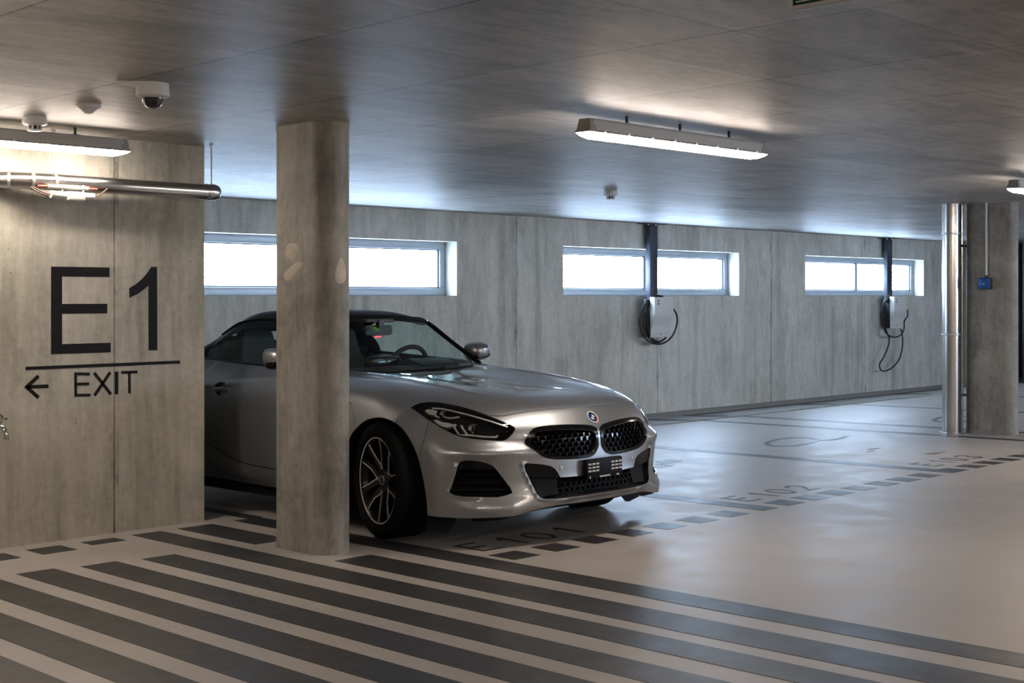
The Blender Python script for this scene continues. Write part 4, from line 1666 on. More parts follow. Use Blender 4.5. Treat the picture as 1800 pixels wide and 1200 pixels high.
# centre intake: honeycomb, black corner boxes
mb = MB()
amin, bmin = midl.min(axis=0)
amax, bmax = midl.max(axis=0)
nrow, ncol = 7, 26
for r in range(nrow):
    for c in range(ncol):
        a_ = amin + (amax - amin) * (c + (0.75 if r % 2 else 0.25)) / ncol
        b_ = bmin + (bmax - bmin) * (r + 0.5) / nrow
        q = np.array([[a_, b_]])
        if abs(a_) > 0.30 or not inside(midl, q)[0] or seg_dist(midl, q)[0] < 0.008:
            continue
        ra, rb = (amax - amin) / ncol * 0.52, (bmax - bmin) / nrow * 0.56
        hexo = [(a_ + ra * math.cos(t), b_ + rb * math.sin(t)) for t in [i * PI / 3 for i in range(6)]]
        hexi = [(a_ + ra * .72 * math.cos(t), b_ + rb * .72 * math.sin(t)) for t in [i * PI / 3 for i in range(6)]]
        O, I, O2, I2 = surf(hexo, -0.030), surf(hexi, -0.030), surf(hexo, -0.06), surf(hexi, -0.06)
        for i in range(6):
            j = (i + 1) % 6
            mb.quad(O[i], O[j], I[j], I[i])
            mb.quad(I[i], I[j], I2[j], I2[i])
tag(mb.done('honeycomb', 'black_satin', mi, smooth=None), kind='stuff')


def plate_on(name, mat, poly_px, depth0, depth1, near_parent, far_parent, tr=T6, smooth=30):
    ab = resample(front.px(tr(poly_px)), 0.02)
    mb = MB()
    f0, f1 = surf(ab, depth0), surf(ab, depth1)
    v0 = [mb.b.verts.new(p) for p in f0]
    v1 = [mb.b.verts.new(p) for p in f1]
    ff = mb.b.faces.new(v0)
    bmesh.ops.triangulate(mb.b, faces=[ff])
    for i in range(len(v0)):
        j = (i + 1) % len(v0)
        mb.b.faces.new((v0[i], v0[j], v1[j], v1[i]))
    return both(name, mat, near_parent, far_parent, mb, smooth)


plate_on('corner_blade', 'black_gloss', [(97, 628), (200, 634), (300, 645), (390, 664), (440, 696), (470, 738), (490, 795), (170, 797), (130, 785), (95, 715), (80, 655)], -0.006, -0.07, mi, mi)
plate_on('duct_face', 'black_satin', [(175, 803), (495, 800), (515, 985), (330, 1000), (255, 1000), (215, 930)], -0.03, -0.07, mi, mi)
# slats inside the side intakes
for k in range(4):
    mb = MB()
    b_ = side.min(axis=0)[1] + (side.max(axis=0)[1] - side.min(axis=0)[1]) * (0.2 + 0.19 * k)
    xs_ = [a for a in np.linspace(side.min(axis=0)[0], side.max(axis=0)[0], 30) if inside(side, np.array([[a, b_]]))[0]]
    A0, A1 = surf([(a, b_ - 0.004) for a in xs_], -0.022), surf([(a, b_ + 0.004) for a in xs_], -0.022)
    B0, B1 = surf([(a, b_ - 0.004) for a in xs_], -0.052), surf([(a, b_ + 0.004) for a in xs_], -0.052)
    mb.rings([[A0[i], A1[i], B1[i], B0[i]] for i in range(len(xs_))])
    both('intake_slat', 'black_satin', si_near, si_far, mb, None)
plate_on('intake_blade', 'black_gloss', [(385, 745), (412, 742), (480, 744), (548, 757), (582, 774), (600, 795), (400, 790), (372, 800)], -0.004, -0.03, si_near, si_far, T2)

# headlights: black bowl, lamps and light guides under a clear lens
for s in (True, False):
    half = sidesel == s
    hb = build_region('headlight', 'black_gloss', front, V, TR[(lab == 'head') & half], CAR, offset=-0.045, rim=-0.041)
    build_region('lens', 'lens_glass', front, V, TR[(lab == 'head') & half], hb, offset=0.0015, rim=0)
h_near, h_far = [o for o in COL.objects if o.name.startswith('headlight')]
mb = MB()
ring_o = head
ctr = head.mean(axis=0)
for off, nxt in ((0.0, None),):
    inn = head + (ctr - head) / np.linalg.norm(ctr - head, axis=1, keepdims=True) * np.array([0.010])
    P0, P1, P2 = surf(head, 0.0008), surf(inn, 0.0008), surf(inn, -0.04)
    n = len(head)
    for i in range(n):
        j = (i + 1) % n
        mb.quad(P0[i], P0[j], P1[j], P1[i])
        mb.quad(P1[i], P1[j], P2[j], P2[i])
both('bezel', 'black_gloss', h_near, h_far, mb, 30)


def guide(pts, w, d0, mat='reflector_silver', name='light_guide', tr=T5):
    ab = smooth_loop(front.px(tr(pts)), 3, False)
    L, R = ribbon2([tuple(p) for p in ab], w)
    A, B = surf([tuple(p) for p in L], d0), surf([tuple(p) for p in R], d0)
    A2, B2 = surf([tuple(p) for p in L], d0 - 0.008), surf([tuple(p) for p in R], d0 - 0.008)
    mb = MB()
    mb.rings([[A[i], B[i], B2[i], A2[i]] for i in range(len(A))])
    return both(name, mat, h_near, h_far, mb, 40)


guide([(820, 430), (800, 470), (832, 530), (882, 598), (1030, 600), (1200, 622), (1400, 630), (1435, 605)], 0.010, -0.012)
guide([(905, 450), (925, 500), (985, 585)], 0.012, -0.012)
guide([(540, 235), (520, 262), (532, 310), (580, 330)], 0.009, -0.012)
guide([(612, 262), (645, 312), (705, 335), (800, 333), (870, 318)], 0.007, -0.014)
guide([(480, 200), (620, 208), (800, 245), (1000, 295), (1200, 352), (1400, 415), (1580, 478)], 0.009, -0.010, 'rim_silver', 'upper_strip')
plate_on('reflector', 'reflector_silver', [(372, 238), (410, 214), (500, 220), (522, 250), (510, 300), (440, 290)], -0.012, -0.03, h_near, h_far, T5)
plate_on('reflector', 'reflector_silver', [(500, 370), (560, 372), (620, 402), (720, 416), (795, 440), (765, 470), (700, 485), (620, 468), (555, 430)], -0.012, -0.03, h_near, h_far, T5)
for (x, y, r, name) in ((1085, 500, 0.026, 'projector'), (655, 275, 0.016, 'projector')):
    ab = front.px(T5([(x, y)]))
    p, nn = surf(ab, -0.016)[0], Vector((-0.12, -0.99, 0.02)).normalized()
    t1 = nn.cross(Vector((0, 0, 1))).normalized()
    t2 = t1.cross(nn)

    def rg(rad, dd, n=16):
        return [p + nn * dd + (t1 * math.cos(2 * PI * k / n) + t2 * math.sin(2 * PI * k / n)) * rad for k in range(n)]
    mb = MB()
    mb.rings([rg(r, -0.02), rg(r, 0.004), rg(r * 0.84, 0.006), rg(r * 0.80, -0.004), rg(r * 0.78, -0.008)])
    both(name, 'chrome', h_near, h_far, mb, 30)
    mb = MB()
    mb.rings([rg(r * 0.76, -0.006), rg(r * 0.62, 0.003), rg(r * 0.30, 0.007), rg(r * 0.05, 0.008)])
    both('projector_lens', 'black_gloss', h_near, h_far, mb, 60)

# number plate, emblem, parking sensors
pc = surf(front.px([(1053, 822)]), 0.0)[0]
nv = Vector(pc)
y0 = -0.092
mb = MB()
mb.box(-0.158, 0.150, y0 - 0.012, y0 + 0.02, 0.340, 0.450, 0.006)
PL = mb.done('number_plate', 'plate_black', CAR)
mb = MB()
for side_x, rowsp in ((-0.146, ((0.0, 0.030, 0.0, 0.030, 0.0, 0.030), ) * 3), (0.052, ((0,),) * 3)):
    for r in range(3):
        for c in range(3):
            xx = side_x + c * 0.033
            zz = 0.424 - r * 0.0195
            if side_x < 0 and r == 1 and c == 0:
                parts_ = ((0, 0.005), (0.010, 0.013))
            elif side_x > 0 and r == 1 and c == 2:
                parts_ = ((0, 0.012), (0.020, 0.006))
            else:
                parts_ = ((0, 0.0245),)
            for dx_, w in parts_:
                mb.box(xx + dx_, xx + dx_ + w, y0 - 0.0132, y0 - 0.012, zz - 0.0045, zz + 0.0045)
xx = -0.05
for w in (0.007, 0.006, 0.009, 0.005, 0.008, 0.004, 0.010, 0.006, 0.007, 0.008):
    mb.box(xx, xx + w, y0 - 0.0132, y0 - 0.012, 0.3455, 0.354)
    xx += w + 0.0022
mb.box(-0.136, -0.128, y0 - 0.0132, y0 - 0.012, 0.344, 0.356)
mb.box(0.096, 0.116, y0 - 0.0132, y0 - 0.012, 0.346, 0.353)
tag(mb.done('plate_print', 'plate_white', PL, smooth=None), kind='stuff')

ab = front.px([(1039.5, 733.5)])
ab[0, 0] = 0
p, nn = surf(ab, 0.0)[0], Vector(front.nrm(ab)[0])
t1 = Vector((1, 0, 0))
t2 = nn.cross(t1).normalized() * -1
if t2.z < 0:
    t2 = -t2


def disc(rad0, rad1, d0, d1, a0=0.0, a1=360.0, n=32):
    mb = MB()
    pts = []
    for k in range(n + 1):
        a = math.radians(a0 + (a1 - a0) * k / n)
        dv = t1 * math.cos(a) + t2 * math.sin(a)
        pts.append([p + dv * rad0 + nn * d1, p + dv * rad1 + nn * d1, p + dv * rad1 + nn * d0, p + dv * rad0 + nn * d0])
    if a1 - a0 >= 359.9:
        pts[-1] = pts[0]
        vr = [[mb.b.verts.new(q) for q in r] for r in pts[:-1]]
        m = len(vr)
        for i in range(m):
            for j in range(4):
                mb.b.faces.new((vr[i][j], vr[(i + 1) % m][j], vr[(i + 1) % m][(j + 1) % 4], vr[i][(j + 1) % 4]))
    else:
        mb.rings(pts)
    return mb


EM = disc(0.0005, 0.040, -0.002, 0.0035).done('emblem', 'rim_black', CAR)
disc(0.0345, 0.0405, 0.0, 0.0050).done('outer_ring', 'emblem_white', EM)
disc(0.026, 0.0335, 0.0, 0.0045, -75, 15, 12).done('red_arc', 'emblem_red', EM)
disc(0.026, 0.0335, 0.0, 0.0045, 120, 250, 12).done('blue_arc', 'emblem_blue', EM)
for k in range(4):
    disc(0.0005, 0.0185, 0.0, 0.0048, 90 * k, 90 * k + 90, 8).done('quadrant', 'emblem_white' if k % 2 == 0 else 'emblem_blue', EM)
disc(0.0185, 0.0205, 0.0, 0.0052).done('inner_ring', 'chrome', EM)
for q in ((986, 822.5), (765, 793)):
    ab = front.px([q])
    P0, N0 = surf(ab, 0.0)[0], Vector(front.nrm(ab)[0])
    e1 = N0.cross(Vector((0, 0, 1))).normalized()
    e2 = e1.cross(N0)
    mb = MB()
    for_r = [[P0 + N0 * d + (e1 * math.cos(2 * PI * k / 14) + e2 * math.sin(2 * PI * k / 14)) * r for k in range(14)] for r, d in ((0.0125, -0.004), (0.0125, 0.0015), (0.009, 0.0025))]
    mb.rings(for_r)
    both('parking_sensor', 'car_paint', CAR, CAR, mb)
# lower lips: front splitter strip and the flaps before the wheels
mb = MB()
lip = np.stack([np.linspace(-front.ta[-4], front.ta[-4], 60), np.full(60, front.b0)], axis=1)
A = surf(lip, -0.004)
mb.rings([[q + Vector((0, 0.006, 0.004)), q + Vector((0, 0.035, -0.014)), q + Vector((0, 0.09, -0.030)), q + Vector((0, 0.16, 0.0))] for q in A])
mb.done('lower_lip', 'black_satin', CAR)
mb = MB()
mb.prism([(-0.915, 0.40, 0.20), (-0.705, 0.38, 0.20), (-0.715, 0.385, 0.115), (-0.765, 0.39, 0.072), (-0.80, 0.395, 0.067), (-0.915, 0.41, 0.085)], (0, 0.012, 0))
both('air_flap', 'black_satin', CAR, CAR, mb)

# ---- flanks: door, rear wing and tail as one surface per side, with the rear wheel arch cut out
FLANK = [
    [(-.745, 1.73, .930), (-.828, 1.60, .868), (-.897, 1.34, .720), (-.932, 1.125, .420), (-.928, 1.150, .290), (-.900, 1.160, .190)],
    [(-.760, 1.93, .944), (-.850, 1.83, .872), (-.903, 1.70, .730), (-.920, 1.62, .470), (-.912, 1.60, .310), (-.875, 1.60, .195)],
    [(-.775, 2.40, .966), (-.864, 2.38, .875), (-.905, 2.35, .730), (-.915, 2.32, .500), (-.903, 2.30, .325), (-.865, 2.30, .200)],
    [(-.780, 2.85, .992), (-.878, 2.85, .905), (-.922, 2.85, .755), (-.925, 2.85, .520), (-.907, 2.85, .335), (-.870, 2.85, .205)],
    [(-.760, 3.28, 1.005), (-.876, 3.28, .935), (-.935, 3.28, .785), (-.938, 3.28, .550), (-.920, 3.28, .360), (-.885, 3.28, .215)],
    [(-.725, 3.66, 1.000), (-.850, 3.68, .940), (-.918, 3.70, .790), (-.923, 3.71, .560), (-.906, 3.71, .380), (-.870, 3.71, .245)],
    [(-.660, 3.98, .992), (-.790, 4.01, .940), (-.866, 4.04, .800), (-.880, 4.06, .570), (-.865, 4.05, .400), (-.820, 4.03, .280)],
    [(-.560, 4.15, .985), (-.680, 4.17, .935), (-.745, 4.20, .800), (-.770, 4.22, .570), (-.760, 4.20, .410), (-.720, 4.16, .300)],
    [(-.330, 4.21, .990), (-.360, 4.235, .940), (-.380, 4.262, .810), (-.390, 4.285, .580), (-.390, 4.255, .420), (-.380, 4.20, .310)],
    [(0.0, 4.225, .992), (0.0, 4.250, .942), (0.0, 4.28, .812), (0.0, 4.300, .580), (0.0, 4.270, .420), (0.0, 4.215, .310)],
]
flank = Patch(FLANK)


def flank_disp(ab, p):
    v_, z = p[:, 1], p[:, 2]
    d = 0.010 * np.exp(-((z - (0.905 - 0.105 * (v_ - 1.7) / 1.2 * (v_ < 2.9) - 0.105 * (v_ >= 2.9))) / 0.030) ** 2) * np.clip((v_ - 1.6) / 0.3, 0, 1) * np.clip((3.4 - v_) / 0.5, 0, 1)
    sill = 0.30 + 0.10 * np.clip((v_ - 2.2) / 0.6, 0, 1)
    d += 0.016 * np.exp(-((z - sill + 0.04) / 0.055) ** 2) * np.clip((v_ - 1.3) / 0.3, 0, 1) * np.clip((2.9 - v_) / 0.25, 0, 1)
    return d


flank.disp = flank_disp
n_ = flank.raw_n(np.array([[flank.a1 * 0.5, flank.b1 * 0.4]]))[0]
flank.sign = 1.0 if n_[0] < 0 else -1.0


def side_hit(pts):
    """(v, z) points seen square from the side -> parameters on the flank"""
    return np.array([flank.hit(Vector((-3, v_, z)), Vector((1, 0, 0))) for v_, z in pts])


RAX = 3.265
arch = []
for k in range(40):
    t = math.radians(-24 + 228 * k / 39)
    arch.append((RAX + 0.375 * math.cos(t), 0.33 + 0.375 * math.sin(t)))
arch_ab = side_hit([q for q in arch if q[1] > 0.21])
arch_ab = np.concatenate([[[flank.a1 + 0.01, arch_ab[0][1]]], arch_ab, [[flank.a1 + 0.01, arch_ab[-1][1]]]])
door_line = side_hit([(2.66, .97), (2.72, .85), (2.72, .70)])
sill_line = flank.px([(340 + x / 2.728, 520 + y / 2.728) for x, y in ((0, 660), (45, 690), (100, 730), (160, 765), (220, 795), (300, 815), (390, 832))])
sill_line = np.concatenate([sill_line, side_hit([(1.55, .300), (1.25, .29)])])
dl = np.concatenate([[[flank.a0 - 0.001, door_line[0][1]]], door_line, sill_line])
dl = resample(smooth_loop(dl, 3, False), 0.02, False)
door_gap = strip_poly(dl, 0.0065)
handle = side_hit([(2.463 + 0.078 * math.cos(a), 0.80 + 0.046 * math.sin(a)) for a in [2 * PI * k / 28 for k in range(28)]])
lamp_ab = side_hit([(3.98, .90), (4.06, .905), (4.10, .90)])
tl_ab = np.array([[flank.ta[1] * 0.55, flank.tb[6] - 0.02], [flank.ta[1] * 0.85, flank.tb[7]], [flank.ta[1] * 0.95, flank.tb[8] - 0.03], [flank.ta[1] * 1.35, flank.tb[8] - 0.05], [flank.ta[1] * 1.45, flank.tb[7]], [flank.ta[1] * 1.15, flank.tb[6]]])
tl_ab = resample(tl_ab, 0.02)
fl = [arch_ab, door_gap, handle, tl_ab]
V2, TR2 = triangulate(flank, fl, 44, 130)
c2 = V2[TR2].mean(axis=1)
lab2 = np.full(len(TR2), 'rear', dtype=object)
door_poly = np.concatenate([dl, [[dl[-1][0], flank.b0 - 0.01], [flank.a0 - 0.01, flank.b0 - 0.01], [flank.a0 - 0.01, dl[0][1]]]])
lab2[inside(door_poly, c2)] = 'door'
lab2[(lab2 == 'rear') & (c2[:, 1] < dl[3][1]) & ~inside(door_poly, c2)] = 'rear'
for nm, lp in (('gap', door_gap), ('handle', handle), ('tail', tl_ab), ('arch', arch_ab)):
    lab2[inside(lp, c2)] = nm


def mirror_copy(o, parent, name=None):
    o2 = bpy.data.objects.new(name or o.name.split('.')[0], flip_u(o))
    COL.objects.link(o2)
    o2.parent = parent
    return o2


DOOR = build_region('door', 'car_paint', flank, V2, TR2[lab2 == 'door'], CAR, rim=0.006)
REAR = build_region('rear_body', 'car_paint', flank, V2, TR2[lab2 == 'rear'], CAR, rim=0.006)
GAPL = build_region('door_gap', 'black_matte', flank, V2, TR2[lab2 == 'gap'], DOOR, offset=-0.010, rim=0)
HC = build_region('handle_cup', 'car_paint', flank, V2, TR2[lab2 == 'handle'], DOOR, offset=-0.030, rim=-0.026)
TLA = build_region('tail_light', 'tail_red', flank, V2, TR2[lab2 == 'tail'], CAR, offset=0.002, rim=0.012)
hp = Vector(flank.pos(handle.mean(axis=0)[None])[0])
mb = MB()
mb.box(hp.x - 0.004, hp.x + 0.012, hp.y - 0.080, hp.y + 0.080, hp.z - 0.014, hp.z + 0.014, 0.006)
HB = mb.done('handle_bar', 'car_paint', DOOR)
D2 = mirror_copy(DOOR, CAR)
mirror_copy(REAR, CAR)
mirror_copy(GAPL, D2)
mirror_copy(HC, D2)
mirror_copy(HB, D2)
mirror_copy(TLA, CAR)

# boot lid between the flanks
BOOT = [[(0, 3.50, 1.005), (.35, 3.46, 1.008), (.62, 3.36, 1.008), (.752, 3.30, 1.005)],
        [(0, 3.75, 1.010), (.33, 3.73, 1.012), (.59, 3.68, 1.008), (.722, 3.66, 1.000)],
        [(0, 4.02, 1.002), (.30, 4.00, 1.004), (.53, 3.97, 1.000), (.658, 3.98, .992)],
        [(0, 4.226, .993), (.17, 4.222, .9925), (.33, 4.211, .991), (.555, 4.152, .986)]]
boot = Patch(BOOT, mirror=True)
n_ = boot.raw_n(np.array([[0.0, boot.b1 * .5]]))[0]
boot.sign = 1.0 if n_[2] > 0 else -1.0
Vb, Tb = triangulate(boot, [], 30, 20)
build_region('boot_lid', 'car_paint', boot, Vb, Tb, CAR, rim=0.015)

# ---- windscreen, roof and side windows
SCREEN = [[(0, 1.485, .900), (.25, 1.50, .902), (.49, 1.565, .914), (.735, 1.70, .925)],
          [(0, 1.735, 1.095), (.23, 1.755, 1.092), (.44, 1.815, 1.085), (.640, 1.885, 1.080)],
          [(0, 1.985, 1.268), (.205, 1.995, 1.264), (.395, 2.02, 1.250), (.548, 2.062, 1.226)]]
screen = Patch(SCREEN, mirror=True)
n_ = screen.raw_n(np.array([[0.0, .2]]))[0]
screen.sign = 1.0 if n_[1] < 0 else -1.0
Vs, Ts = triangulate(screen, [], 36, 20)
WS = build_region('windscreen', 'windscreen_glass', screen, Vs, Ts, CAR, rim=0)
ROOF = [[(0, 1.985, 1.274), (.205, 1.995, 1.270), (.395, 2.02, 1.256), (.548, 2.062, 1.232)],
        [(0, 2.25, 1.306), (.22, 2.25, 1.304), (.42, 2.26, 1.292), (.580, 2.28, 1.256)],
        [(0, 2.55, 1.318), (.22, 2.54, 1.316), (.43, 2.53, 1.302), (.592, 2.52, 1.258)],
        [(0, 2.80, 1.314), (.22, 2.78, 1.311), (.43, 2.74, 1.292), (.598, 2.70, 1.232)],
        [(0, 3.02, 1.280), (.23, 2.98, 1.272), (.44, 2.90, 1.242), (.612, 2.84, 1.172)],
        [(0, 3.24, 1.190), (.24, 3.19, 1.182), (.46, 3.07, 1.155), (.650, 2.98, 1.090)],
        [(0, 3.40, 1.085), (.26, 3.34, 1.080), (.49, 3.22, 1.070), (.705, 3.12, 1.035)],
        [(0, 3.50, 1.006), (.28, 3.46, 1.008), (.52, 3.385, 1.008), (.755, 3.27, 1.005)]]
roof = Patch(ROOF, mirror=True)
n_ = roof.raw_n(np.array([[0.0, .4]]))[0]
roof.sign = 1.0 if n_[2] > 0 else -1.0
rw = np.array([[a, b_] for a, b_ in ((-.38, roof.tb[5] + .02), (.38, roof.tb[5] + .02), (.42, roof.tb[6] - .02), (-.42, roof.tb[6] - .02))])
rw = resample(rw, 0.03)
Vr, Tr = triangulate(roof, [rw], 44, 44)
cr = Vr[Tr].mean(axis=1)
SOFT = build_region('fabric_roof', 'soft_top', roof, Vr, Tr[~inside(rw, cr)], CAR, rim=0.02)
build_region('rear_window', 'side_glass', roof, Vr, Tr[inside(rw, cr)], SOFT, offset=-0.003, rim=0)
# side window between roof rail and waistline
rail = [Vector((-x, y, z)) for x, y, z in ((.735, 1.70, .928), (.640, 1.885, 1.078), (.548, 2.062, 1.226), (.580, 2.28, 1.250), (.592, 2.52, 1.252), (.598, 2.70, 1.226), (.612, 2.84, 1.166), (.650, 2.98, 1.084), (.705, 3.12, 1.030))]
waist = [Vector((-x, y, z)) for x, y, z in ((.742, 1.722, .928), (.752, 1.86, .938), (.758, 2.06, .950), (.764, 2.28, .960), (.770, 2.52, .972), (.772, 2.70, .982), (.772, 2.84, .990), (.768, 2.98, .997), (.762, 3.12, 1.002))]
R_s, W_s = spline(rail, 4), spline(waist, 4)
mb = MB()
nseg = len(R_s)
split = 28


def pillar_fill(i0, i1):
    m = MB()
    rows_ = []
    for k in range(7):
        t = k / 6
        bul = 0.035 * math.sin(PI * t)
        rows_.append([W_s[i].lerp(R_s[i], t) + Vector((-bul * min(1.0, (R_s[i] - W_s[i]).length / 0.25), 0, 0)) for i in range(i0, i1 + 1)])
    m.rings(rows_, closed_u=False)
    return m


gn, gf = both('side_window', 'side_glass', CAR, CAR, pillar_fill(0, 24), 60)
qn, qf = both('roof_quarter', 'soft_top', SOFT, SOFT, pillar_fill(24, nseg - 1), 60)
# frames: screen pillars and header, window seals, cowl
mb = MB()
mb.rings([[p + Vector((0.022, 0.010, -0.004)), p + Vector((-0.006, -0.018, 0.004)), p + Vector((-0.020, 0.004, 0.006)), p + Vector((-0.004, 0.030, -0.006))] for p in R_s[:9]])
both('screen_pillar', 'black_gloss', CAR, CAR, mb, 30)
mb = MB()
hd = surf
edge = np.stack([np.linspace(screen.a0, screen.a1, 40), np.full(40, screen.b1)], axis=1)
E0 = [Vector(p) for p in screen.pos(edge)]
mb.rings([[p + Vector((0, -0.030, -0.020)), p + Vector((0, -0.026, -0.010)), p + Vector((0, 0.012, 0.010)), p + Vector((0, 0.05, 0.0)), p + Vector((0, 0.04, -0.03))] for p in E0])
mb.done('screen_header', 'black_satin', CAR)
mb = MB()
edge = np.stack([np.linspace(screen.a0, screen.a1, 40), np.full(40, screen.b0)], axis=1)
E0 = [Vector(p) for p in screen.pos(edge)]
mb.rings([[p + Vector((0, -0.055, -0.014)), p + Vector((0, 0.0, 0.006)), p + Vector((0, 0.03, 0.012)), p + Vector((0, 0.05, -0.03)), p + Vector((0, -0.05, -0.05))] for p in E0])
mb.done('cowl', 'black_satin', CAR)
mb = MB()
mb.tube([p + Vector((-0.004, 0, -0.002)) for p in W_s], 0.011, 8)
both('waist_seal', 'black_gloss', DOOR, D2, mb)
mb = MB()
mb.tube([p + Vector((-0.006, 0, -0.015)) for p in W_s[24:]], 0.005, 6)
both('waist_chrome', 'trim_silver', DOOR, D2, mb)
mb = MB()
mb.tube([p for p in R_s[8:26]], 0.012, 8)
both('roof_rail', 'black_satin', SOFT, SOFT, mb)
mb = MB()
for s in (1,):
    mb.tube(spline([(-0.55, 1.50, .915), (-0.30, 1.465, .912), (0.0, 1.475, .915), (0.22, 1.50, .918)], 5), 0.007, 6)
mb.done('wiper', 'black_satin', CAR)
mb = MB()
mb.tube(spline([(0.60, 1.555, .925), (0.30, 1.475, .912), (0.05, 1.46, .910)], 5), 0.007, 6)
mb.done('wiper', 'black_satin', CAR)

# ---- door mirrors
def mirror_ring(cx_, hw, hh, y, z, n=20):
    out = []
    for k in range(n):
        a = 2 * PI * k / n
        c, s = math.cos(a), math.sin(a)
        x = math.copysign(abs(c) ** 0.7, c) * hw
        zz = math.copysign(abs(s) ** 0.7, s) * hh
        out.append((cx_ + x, y, z + zz + 0.10 * -x))
    return out


mx, my, mz = -0.862, 1.87, 1.008
mb = MB()
mb.rings([mirror_ring(mx + .012, .030, .022, my - .105, mz), mirror_ring(mx + .006, .062, .042, my - .085, mz), mirror_ring(mx, .080, .058, my - .045, mz), mirror_ring(mx, .087, .066, my + .01, mz), mirror_ring(mx, .085, .065, my + .045, mz)])
MN, MF = both('door_mirror', 'car_paint', CAR, CAR, mb, 45)
mb = MB()
mb.rings([mirror_ring(mx, .083, .063, my + .0455, mz), mirror_ring(mx, .078, .058, my + .049, mz), mirror_ring(mx, .075, .055, my + .044, mz)])
both('mirror_glass', 'chrome', MN, MF, mb, 20)
mb = MB()
mb.rings([mirror_ring(mx, .088, .028, my + .012, mz - .044), mirror_ring(mx, .085, .028, my - .035, mz - .040), mirror_ring(mx + .006, .064, .02, my - .085, mz - .030)])
both('lower_shell', 'black_gloss', MN, MF, mb)
mb = MB()
mb.rings([[(-.775, my - .06, .950), (-.775, my + .02, .955), (-.775, my + .02, .975), (-.775, my - .06, .970)], [(-.80, my - .055, .953), (-.80, my + .02, .957), (-.80, my + .02, .976), (-.80, my - .055, .974)],
          [(-.85, my - .05, .960), (-.85, my + .015, .960), (-.85, my + .015, .985), (-.85, my - .05, .985)]])
both('mirror_arm', 'black_gloss', MN, MF, mb)

# ---- cabin
mb = MB()
mb.box(-.74, .74, 1.62, 3.30, .22, .30)
mb.done('cabin_floor', 'black_matte', CAR, smooth=None)
mb = MB()
mb.rings([[(x, 1.50, .86), (x, 1.60, .915 - .02 * abs(x)), (x, 1.78, .935 - .015 * abs(x)), (x, 1.93, .925), (x, 1.98, .86), (x, 1.92, .62), (x, 1.55, .60)] for x in (-.74, -.5, -.2, 0, .2, .5, .74)])
DASH = mb.done('dashboard', 'leather', CAR)
mb = MB()
mb.rings([[(x, 1.70, .935), (x, 1.86, .975), (x, 1.955, .955), (x, 1.955, .90), (x, 1.72, .90)] for x in (.20, .26, .37, .48, .54)])
mb.done('instrument_hood', 'leather', DASH)
mb = MB()
mb.box(-.13, .15, 1.90, 1.92, .90, .995, 0.006)
mb.done('centre_screen', 'black_gloss', DASH)
SWC, SWA = Vector((.37, 2.08, .885)), math.radians(24)
tq = Matrix.Rotation(SWA, 3, 'X')
mb = MB()
cl = [SWC + tq @ Vector((0.185 * math.cos(2 * PI * k / 40), 0, 0.180 * math.sin(2 * PI * k / 40))) for k in range(40)]
vr = []
for k in range(40):
    d = (cl[(k + 1) % 40] - cl[k - 1]).normalized()
    nn = tq @ Vector((0, 1, 0))
    e = d.cross(nn)
    vr.append([mb.b.verts.new(cl[k] + (nn * math.cos(t) + e * math.sin(t)) * 0.017) for t in [2 * PI * j / 10 for j in range(10)]])
for k in range(40):
    for j in range(10):
        mb.b.faces.new((vr[k][j], vr[(k + 1) % 40][j], vr[(k + 1) % 40][(j + 1) % 10], vr[k][(j + 1) % 10]))
SWO = mb.done('steering_wheel', 'leather', CAR)
mb = MB()
mb.tube([SWC + tq @ Vector((0, -.20, 0)), SWC + tq @ Vector((0, 0, 0)), SWC + tq @ Vector((0, .015, 0))], [.05, .065, .05], 16)
mb.done('hub', 'leather', SWO)
for a in (0, 180, 270):
    mb = MB()
    e = Vector((math.cos(math.radians(a)), 0, math.sin(math.radians(a))))
    mb.tube([SWC + tq @ (e * .05), SWC + tq @ (e * .175)], [.026, .016], 8)
    mb.done('spoke', 'leather', SWO)


def seat(x):
    r_ = [(.06, .0), (.25, .02), (.27, .06), (.26, .10), (.05, .13)]
    m = MB()
    m.rings([[(x - w, 2.22 + dv, .38 + h0), (x + w, 2.22 + dv, .38 + h0), (x + w, 2.22 + dv, .50 + h1), (x - w, 2.22 + dv, .50 + h1)] for dv, w, h0, h1 in ((-.02, .22, .03, -.03), (.03, .25, 0, .02), (.30, .25, -.01, 0), (.52, .24, -.02, -.03))])
    m.rings([[(x - w, y - t, z), (x + w, y - t, z), (x + w * .9, y + t, z), (x - w * .9, y + t, z)] for z, w, y, t in
             ((.42, .23, 2.66, .07), (.55, .26, 2.70, .085), (.75, .26, 2.76, .08), (.90, .22, 2.81, .07), (.99, .155, 2.84, .06), (1.09, .135, 2.855, .055), (1.16, .12, 2.86, .05), (1.185, .09, 2.862, .03))])
    return m


for x in (-.37, .37):
    seat(x).done('seat', 'leather', CAR, smooth=50)
mb = MB()
mb.box(-.70, .70, 2.90, 3.02, .40, 1.04, 0.02)
mb.done('rear_bulkhead', 'black_matte', CAR)
for s in (-1, 1):
    mb = MB()
    mb.box(s * .37 - .22, s * .37 + .22, 2.93, 2.99, 1.04, 1.14, 0.02)
    mb.done('roll_hoop', 'leather', CAR)
mb = MB()
mb.box(-.055, .055, 2.0, 2.75, .40, .66, 0.03)
mb.done('centre_console', 'leather', CAR)
mb = MB()
mb.rings([[(x, 1.915, z0), (x, 1.935, z0 - .004), (x, 1.945, z0 + h), (x, 1.92, z0 + h)] for x, z0, h in ((-.115, 1.150, .050), (-.10, 1.142, .064), (0, 1.138, .070), (.10, 1.142, .064), (.115, 1.150, .050))])
mb.box(-.02, .02, 1.89, 1.93, 1.19, 1.245)
mb.done('cabin_mirror', 'plastic_black', CAR)
mb = MB()
mb.box(-.12, .12, 1.90, 1.99, 1.225, 1.25, 0.006)
